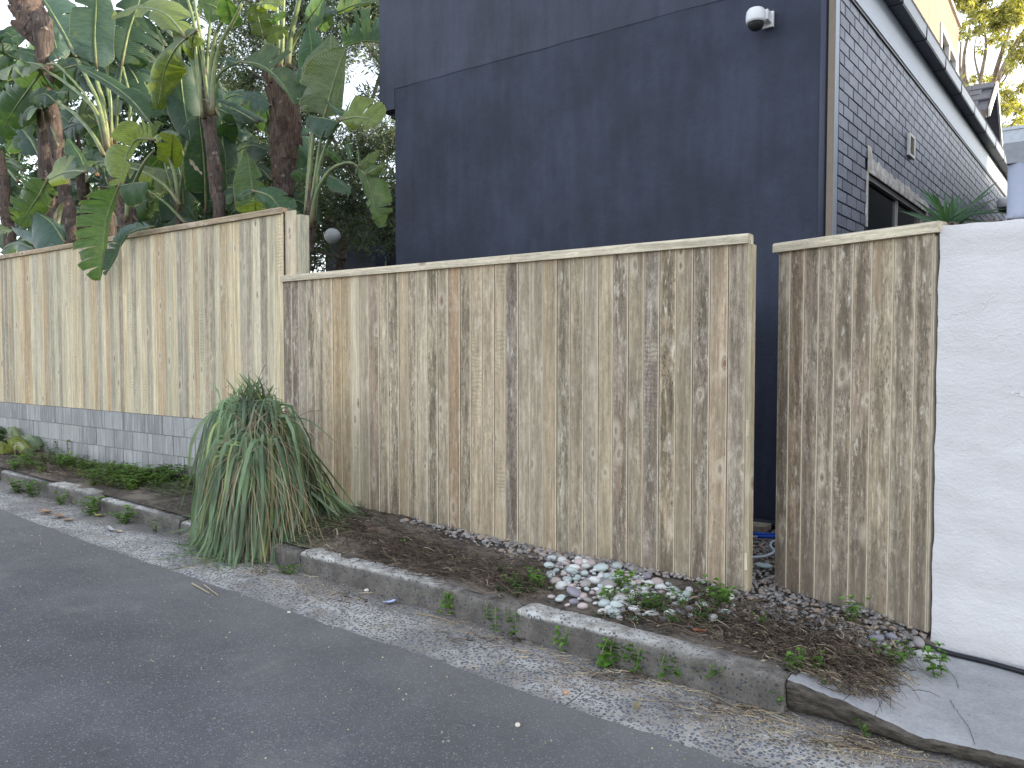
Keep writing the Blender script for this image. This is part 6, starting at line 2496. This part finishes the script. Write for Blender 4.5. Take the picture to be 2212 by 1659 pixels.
def weed(px, py, h, kind_, sc, label, grp=None, at_face=False):
    p = onG(px, py, h)
    me = rr.choice({'u': WU, 'h': WH, 'b': WB}[kind_])
    o = bpy.data.objects.new('weed', me)
    COL.objects.link(o)
    if h == 0: p.y = min(p.y, 3.35)
    if kind_ == 'h':
        p.y = min(p.y, 3.47)
        o.location = (p.x, 3.415, road_z(p.x) + .15)
    else:
        o.location = (p.x, p.y, (top_z(p.x, p.y) if p.y > 3.47 else road_z(p.x) + .006) - .004)
    o.scale = (sc * rr.uniform(.8, 1.25), sc * rr.uniform(.8, 1.2), sc * rr.uniform(.8, 1.2))
    o.rotation_euler = (0, 0, rr.uniform(-.5, .5) if kind_ == 'h' else rr.uniform(0, 6.28))
    k = rr.uniform(.8, 1.25)
    o.color = (.10 * k, .205 * k, .035 * k, 1)
    tag(o, label, 'weed', grp or 'leafy weeds along the kerb and verge')


for a in ((957, 1280, .16, 'h', .7, 'leafy weed hanging from the long kerb stone below the dusty patch'), (1060, 1300, .16, 'h', .95, 'bushy weed hanging at the broken kerb joint'), (1095, 1315, .16, 'h', .7, 'small trailing weed beside the broken kerb joint'),
          (1246, 1326, .16, 'h', .95, 'dark leafy weed hanging over the raised kerb stone just past its corner'), (1330, 1375, .16, 'h', 1.1, 'largest bright green weed hanging down the kerb face'), (1352, 1392, .16, 'h', .9, 'weed hanging lowest under the largest kerb weed'),
          (1424, 1420, .15, 'h', .8, 'wispy weed on a bare stem low on the kerb face'), (1491, 1440, .15, 'h', .6, 'small weed rosette dangling on the kerb face before the crack'), (1534, 1455, .15, 'h', .5, 'smallest weed rosette dangling near the kerb crack'),
          (1447, 1395, .16, 'u', .5, 'tiny sprig growing on the kerb lip above the wispy weed'), (1338, 1262, .17, 'u', .75, 'sprig growing between the pebbles near the top of the heap'), (1325, 1290, .17, 'u', .8, 'leafy sprig growing through the pebbles at the front of the heap'),
          (1372, 1300, .17, 'u', .8, 'weed at the edge of the pebble heap'), (1419, 1310, .17, 'u', .9, 'leafy weed in the dark soil beside the pebble heap'), (1470, 1315, .17, 'u', .6, 'low weed in the twigs below the wide gate'), (1568, 1300, .17, 'b', .75, 'bushiest weed in front of the end stile of the wide gate'),
          (1535, 1290, .17, 'u', .9, 'weed tangled with bare stems at the foot of the wide gate'), (1157, 1262, .17, 'b', .55, 'spreading weed in the dark soil before the pebble heap'), (1110, 1258, .17, 'u', .6, 'low weed behind the broken kerb joint'),
          (1690, 1470, .15, 'u', .75, 'weed growing above the crack in the last kerb stone'), (1720, 1450, .15, 'u', .6, 'small weed in the straw above the crack'), (1770, 1440, .16, 'u', .55, 'small weed at the edge of the concrete drive'), (1837, 1342, .17, 'u', .8, 'weed in the gravel under the narrow gate'),
          (1923, 1412, .16, 'u', .8, 'weed in front of the black hose beside the white pebble'), (2026, 1422, .16, 'u', .95, 'weed growing under the black hose at the corner of the white wall'), (1978, 1393, .17, 'u', .5, 'tiny weed among the pebbles below the hinge side of the narrow gate'), (1873, 1512, .16, 'u', .5, 'flattened dark weed lying on the concrete drive'),
          (1650, 1335, .17, 'u', .5, 'tiny weed in the gravel at the gap between the gates'), (60, 1062, .0, 'b', 1.0, 'broad weed mass in the gutter at the outer end of the kerb'), (95, 1070, .0, 'b', .85, 'weed in the gutter against the first exposed kerb stone'), (184, 1085, .0, 'b', .75, 'rounded weed in the gutter before the second kerb stone'),
          (236, 1108, .0, 'b', .9, 'bushy weed in the gutter at the kerb step'), (309, 1125, .0, 'b', .9, 'weed in the gutter beside the grass clump'), (346, 1150, .0, 'u', .8, 'low weed in the gutter below the grass clump'), (30, 1010, .17, 'b', .9, 'weed on the verge before the pile of cut leaves'),
          (115, 978, .1, 'u', 1.3, 'tall weed stem against the block wall'), (147, 980, .1, 'u', 1.25, 'second tall weed stem against the block wall'), (778, 1105, .17, 'u', .6, 'weed at the foot of the wide gate beside the grass clump'), (630, 1210, .1, 'u', .7, 'weed under the grass clump at the kerb end')):
    weed(*a)
# the low green cover along the block wall
rr = random.Random(63)
mb_v = []
cover = []
mats_w = None
allv, allf, allm = [], [], []
off = 0
src = []
for me in WU + WB:
    src.append((np.array([v.co[:] for v in me.vertices]), [tuple(p.vertices) for p in me.polygons], [p.material_index for p in me.polygons]))
reg = reg_px([(215, 1010, 35, 8, 3), (260, 1025, 35, 9, 5), (300, 1035, 35, 9, 4), (380, 1030, 25, 8, 2.5), (150, 985, 40, 8, 2), (40, 1030, 40, 12, 2.5), (100, 995, 40, 8, 1.5), (340, 1020, 25, 8, 2)], .17, 3.5, 4.45)
for k in range(120):
    x, y = reg(rr)
    v, f, m_ = rr.choice(src)
    a = rr.uniform(0, 6.28)
    s = rr.uniform(.5, .95)
    rot = np.array([[math.cos(a), math.sin(a), 0], [-math.sin(a), math.cos(a), 0], [0, 0, 1]]) * s
    allv.append(v @ rot + np.array([x, y, verge_z(x, y) - .005]))
    allf += [tuple(i + off for i in q) for q in f]
    allm += m_
    off += len(v)
me = bpy.data.meshes.new('weed_cover')
me.from_pydata(np.concatenate(allv).tolist(), [], allf)
me.materials.append(M['small_leaf'])
me.materials.append(M['stalk'])
me.polygons.foreach_set('material_index', allm)
o = tag(link('weed_cover', me), kind='stuff')
o.color = (.095, .18, .035, 1)
# creeping weeds in the twigs below the wide gate
allv, allf, allm = [], [], []
off = 0
reg = reg_px([(1400, 1310, 50, 14, 3), (1480, 1320, 50, 12, 3), (1560, 1310, 30, 12, 3), (1160, 1262, 35, 8, 2), (1780, 1450, 50, 12, 2), (1700, 1470, 20, 6, 1), (1860, 1410, 50, 14, 1), (900, 1190, 60, 14, .6), (1030, 1235, 50, 10, .6)], .17, 3.5, 4.48)
for k in range(75):
    x, y = reg(rr)
    v, f, m_ = rr.choice(src)
    a = rr.uniform(0, 6.28)
    s = rr.uniform(.22, .5)
    rot = np.array([[math.cos(a), math.sin(a), 0], [-math.sin(a), math.cos(a), 0], [0, 0, .7]]) * s
    allv.append(v @ rot + np.array([x, y, verge_z(x, y) - .004]))
    allf += [tuple(i + off for i in q) for q in f]
    allm += m_
    off += len(v)
me = bpy.data.meshes.new('creeping_weeds')
me.from_pydata(np.concatenate(allv).tolist(), [], allf)
me.materials.append(M['small_leaf'])
me.materials.append(M['stalk'])
me.polygons.foreach_set('material_index', allm)
o = tag(link('creeping_weeds', me), kind='stuff')
o.color = (.065, .12, .035, 1)

# ------------------------------------------------------------------ cut leaves piled by the block wall
rr = random.Random(71)
labs = ['pale cut leaf on top of the pile by the block wall', 'dark rounded cut leaf standing at the back of the pile', 'folded grey green cut leaf in the middle of the pile', 'yellowing cut leaf at the front of the pile', 'pale cut leaf pointing along the block wall', 'yellow green cut leaf curled on the soil',
        'grey green cut leaf at the outer side of the pile', 'torn yellow cut leaf under the pile', 'dark cut leaf at the bottom of the pile', 'narrow pale cut leaf lying across the pile', 'long yellow cut leaf lying lowest in the pile']
spec = [((10, 935), (90, 928), 28, .20, (.13, .19, .12)), ((45, 930), (85, 948), 22, .24, (.04, .085, .045)), ((0, 955), (85, 945), 26, .16, (.12, .17, .10)), ((10, 975), (75, 968), 22, .12, (.24, .28, .09)), ((60, 965), (120, 970), 22, .12, (.17, .22, .13)), ((30, 975), (62, 990), 20, .08, (.26, .27, .07)),
        ((-30, 940), (20, 950), 30, .18, (.14, .19, .12)), ((-20, 985), (30, 980), 20, .07, (.22, .25, .08)), ((-30, 965), (25, 960), 24, .1, (.035, .06, .03)), ((40, 958), (85, 960), 14, .2, (.2, .25, .13)), ((45, 1000), (70, 984), 16, .05, (.14, .2, .10))]
for lab, (a, b, w, h, col) in zip(labs, spec):
    pa, pb = onG(a[0], a[1], .1), onG(b[0], b[1], .1)
    pa.y, pb.y = min(pa.y, 4.4), min(pb.y, 4.42)
    pa.z, pb.z = verge_z(pa.x, pa.y) + h + .03, verge_z(pb.x, pb.y) + h * .6 + .02
    md = (pa + pb) / 2 + Vector((0, 0, .06))
    sc = depth(pa) / FPX
    mb, C = leaf_mesh([pa, md, pb], w * sc, w * sc, Vector((.2, -.55, .8)), 2, 2, .7, rr.randint(0, 999), .5, .1, n_t=12)
    o = mb.build('cut_leaf', M['leaf'], None, True, pa)
    o.color = (*col, 1)
    tag(o, lab, 'leaf', 'cut strelitzia leaves piled on the verge')
    m2 = MB()
    m2.tube(C[::6], [.014 - .001 * i for i in range(len(C[::6]))], 6)
    m2.build('midrib', M['stalk'], o, True)

# ------------------------------------------------------------------ hose, poles and other small things
def hose(name, pts, r, mat, label, cat):
    cc = curve(pts, 24)
    mb = MB()
    b = cc[0]
    mb.tube(cc, r, 10)
    return tag(mb.build(name, mat, None, True, b), label, cat)


hp_ = []
for (px, py) in ((1905, 1383), (1950, 1392), (2000, 1402), (2060, 1413), (2130, 1430), (2212, 1453), (2300, 1478)):
    p = onG(px, py, .09)
    hp_.append(Vector((p.x, min(p.y, 4.44), top_z(p.x, min(p.y, 4.44)) + .012)))
hose('garden_hose', hp_, .0125, M['rubber'], 'black hose lying along the foot of the white wall', 'hose')


def yard(px, py):
    return onG(px, py, .165)


a, b = yard(1585, 1166), yard(1690, 1166)
t = empty('pole', (a.x, a.y, a.z), 'blue pole with a silver ferrule lying on the gravel behind the gates', 'pole')
mb = MB()
z = Vector((0, 0, .022))
c1 = a.lerp(b, .48)
mb.tube([c1 + z, b + z], .013, 10)
mb.build('shaft', M['blue'], t, True)
mb = MB()
mb.tube([a + z, c1 + z], .011, 10)
mb.build('ferrule', M['steel'], t, True)
a2, b2 = yard(1580, 1156), yard(1690, 1163)
mb = MB()
mb.tube([a2 + z, b2 + z], .013, 10)
tag(mb.build('pole', M['blue'], None, True, a2), 'second plain blue pole lying behind the ferrule pole', 'pole')
hose('clear_hose', [yard(1580, 1212) + z, yard(1640, 1210) + z, yard(1662, 1205) + z, yard(1672, 1196) + z, yard(1664, 1186) + z, yard(1670, 1176) + z, yard(1700, 1172) + z], .009, M['clearhose'], 'pale clear hose curling on the gravel in the gap between the gates', 'hose')
p = yard(1637, 1148)
mb = MB()
mb.box((p.x - .35, p.y - .02, p.z), (p.x + .06, p.y + .14, p.z + .045))
o = tag(mb.build('timber_offcut', M['wood'], None, False, p), 'grey timber offcut lying at the foot of the navy wall', 'timber')
o.color = (.36, .31, .25, .4)
mb = MB()
mb.tube([(-3.5, HY - .03, zs(-3.5) + .045), (-1.66, HY - .03, zs(-1.66) + .045)], .03, 10)
tag(mb.build('drain_pipe', M['darktrim'], None, True, (-2.5, HY - .03, .2)), 'dark pipe running along the foot of the navy wall', 'pipe')
p = yard(1650, 1226)
o = bpy.data.objects.new('river_pebble', PM[2])
COL.objects.link(o)
o.location = p + Vector((0, 0, .014))
o.scale = (.045, .045, .03)
o.color = (.36, .44, .44, 1)
tag(o, 'large flat pale green pebble on the gravel between the gates', 'pebble')

# single stones, scraps and dry leaves on the gutter strip and the road
def stone(px, py, s, col, label, name='stone'):
    p = onG(px, py, 0)
    o = bpy.data.objects.new(name, rr.choice(PM))
    COL.objects.link(o)
    o.location = (p.x, p.y, road_z(p.x) + .006 + s * .4)
    o.scale = (s, s, s * .9)
    o.rotation_euler = (rr.uniform(-.3, .3), rr.uniform(-.3, .3), rr.uniform(0, 6))
    o.color = (*col, 1)
    tag(o, label, 'stone')


stone(1222, 1546 - 45, .014, (.5, .26, .15), 'orange brown stone on the gutter slab joint')
stone(1118, 1571, .013, (.62, .56, .46), 'pale angular stone alone on the asphalt')
stone(792, 1279, .018, (.66, .62, .56), 'white stone in the gutter below the dusty kerb top')
stone(624, 1326, .010, (.6, .57, .5), 'small pale stone on the asphalt edge below the grass clump')
stone(399, 1152, .012, (.12, .1, .1), 'dark seed pod lying on the gutter strip')


def scrap(px, py, l, w, col, label, cat, name, h=0.0, rot=None, curl=.3):
    p = onG(px, py, h)
    z = (verge_z(p.x, p.y) if p.y > 3.5 and h > .05 else road_z(p.x) + .006) + .006
    a = rr.uniform(0, 6.28) if rot is None else rot
    d = Vector((math.cos(a), math.sin(a), 0))
    s = Vector((-d.y, d.x, 0))
    g = []
    for i in range(7):
        u = i / 6
        ww = w * math.sin(math.pi * (u * .9 + .05)) ** .7 * rr.uniform(.7, 1.15)
        c = Vector((p.x, p.y, z)) + d * l * (u - .5) + Vector((0, 0, curl * l * (.5 - math.cos((u - .5) * 3) * .5)))
        g.append([c - s * ww + Vector((0, 0, ww * .5)), c, c + s * ww + Vector((0, 0, ww * .45))])
    mb = MB()
    mb.grid(g)
    o = mb.build(name, M['tint'], None, True, (p.x, p.y, z))
    o.color = (*col, 1)
    tag(o, label, cat)


scrap(841, 1307, .085, .022, (.36, .42, .62), 'bluish plastic scrap in the gutter below the kerb', 'scrap', 'plastic_scrap', 0, 1.2)
scrap(766, 1240, .07, .008, (.55, .6, .62), 'short pale blue stick in the gutter beside the grass clump', 'scrap', 'plastic_scrap', 0, .1, .05)
for px, py, l, w, c, lab, rot in ((1470, 1462, .07, .016, (.6, .52, .36), 'dry pale leaf strip in the gutter before the wispy weed', 2.9), (1376, 1532, .09, .014, (.3, .24, .1), 'curled brown leaf on the gutter strip near the kerb crack', 1.9), (1290, 1410, .09, .012, (.62, .54, .38), 'pale husk in the gutter under the largest kerb weed', 2.8),
                               (1700, 1490, .07, .02, (.32, .22, .12), 'brown leaf resting against the kerb crack', .4), (100, 1112, .16, .05, (.40, .26, .15), 'broad brown leaf in the gutter at the first exposed kerb stone', .2), (128, 1120, .14, .045, (.36, .2, .12), 'crinkled red brown leaf beside the broad brown one', 2.6), (215, 1118, .10, .03, (.5, .42, .1), 'yellow leaf in the gutter before the bushy weed', .5),
                               (240, 1148, .2, .02, (.55, .55, .55), 'white curved husk on the gutter strip', 2.9), (258, 1152, .08, .02, (.6, .5, .32), 'tan husk beside the white one', 3.0), (148, 1128, .09, .03, (.42, .26, .14), 'small tan leaf on the gutter strip beyond the bushy weed', 1.0), (800, 1105, .10, .018, (.55, .48, .3), 'dry pale leaf at the foot of the wide gate', 2.6)):
    scrap(px, py, l, w, tuple(.62 * q + .05 for q in c), lab, 'leaf', 'dry_leaf', .17 if py in (1105,) else 0, rot, rr.uniform(.05, .35))
scrap(870, 1172 - 5, .05, .02, (.35, .75, .08), 'bright lime green leaf at the foot of the wide gate', 'leaf', 'fallen_leaf', .18, 2.8)
scrap(1710, 1392, .09, .022, (.42, .2, .12), 'orange brown leaf on the twigs by the narrow gate', 'leaf', 'dry_leaf', .17, .6)
scrap(1510, 1355, .07, .018, (.45, .15, .07), 'red orange leaf on the soil above the kerb', 'leaf', 'dry_leaf', .17, .3)
scrap(1500, 1283, .16, .02, (.62, .52, .33), 'pale split stick lying below the wide gate', 'stick', 'stick', .18, .9, .03)


def stalk_on(px0, py0, px1, py1, r, mat, label, name='straw_stalk', h=0.0, bow=0.0):
    a, b = onG(px0, py0, h), onG(px1, py1, h)
    zf = (lambda x, y: road_z(x) + .009) if h < .05 else (lambda x, y: verge_z(x, y) + .01)
    md = (a + b) / 2 + Vector((bow * .3, bow, 0))
    cc = curve([a, md, b], 10)
    for c in cc: c.z = zf(c.x, c.y) + r
    mb = MB()
    mb.tube(cc, [r * (1 - .4 * i / 10) for i in range(11)], 5)
    tag(mb.build(name, mat, None, True, a), label, 'stalk')


stalk_on(415, 1265, 452, 1286, .0055, M['straw'], 'pale cut stalk on the asphalt, the longer of a pair')
stalk_on(441, 1268, 472, 1291, .0045, M['straw'], 'pale cut stalk on the asphalt, the shorter of a pair')
gs = M['grass']
o_ = [(1172, 1408, 1500, 1540, .0035, 'long grey green stem curving along the gutter'), (1380, 1450, 1640, 1560, .004, 'long straw lying along the kerb foot before the crack'), (1500, 1490, 1720, 1560, .0035, 'straw bent along the kerb foot at the crack'), (1650, 1555, 1960, 1650, .0045, 'long dry stem beside the gap below the drive'), (900, 1330, 985, 1352, .006, 'brown dry leaf sheath lying in the gutter'), (1590, 1530, 1740, 1535, .004, 'straw lying across the kerb crack foot'), (1750, 1600, 2050, 1655, .004, 'thin grey stem at the bottom edge of the gutter strip')]
for a in o_:
    stalk_on(a[0], a[1], a[2], a[3], a[4] * .7, M['drystalk'], a[5], bow=rr.uniform(-.05, .05))
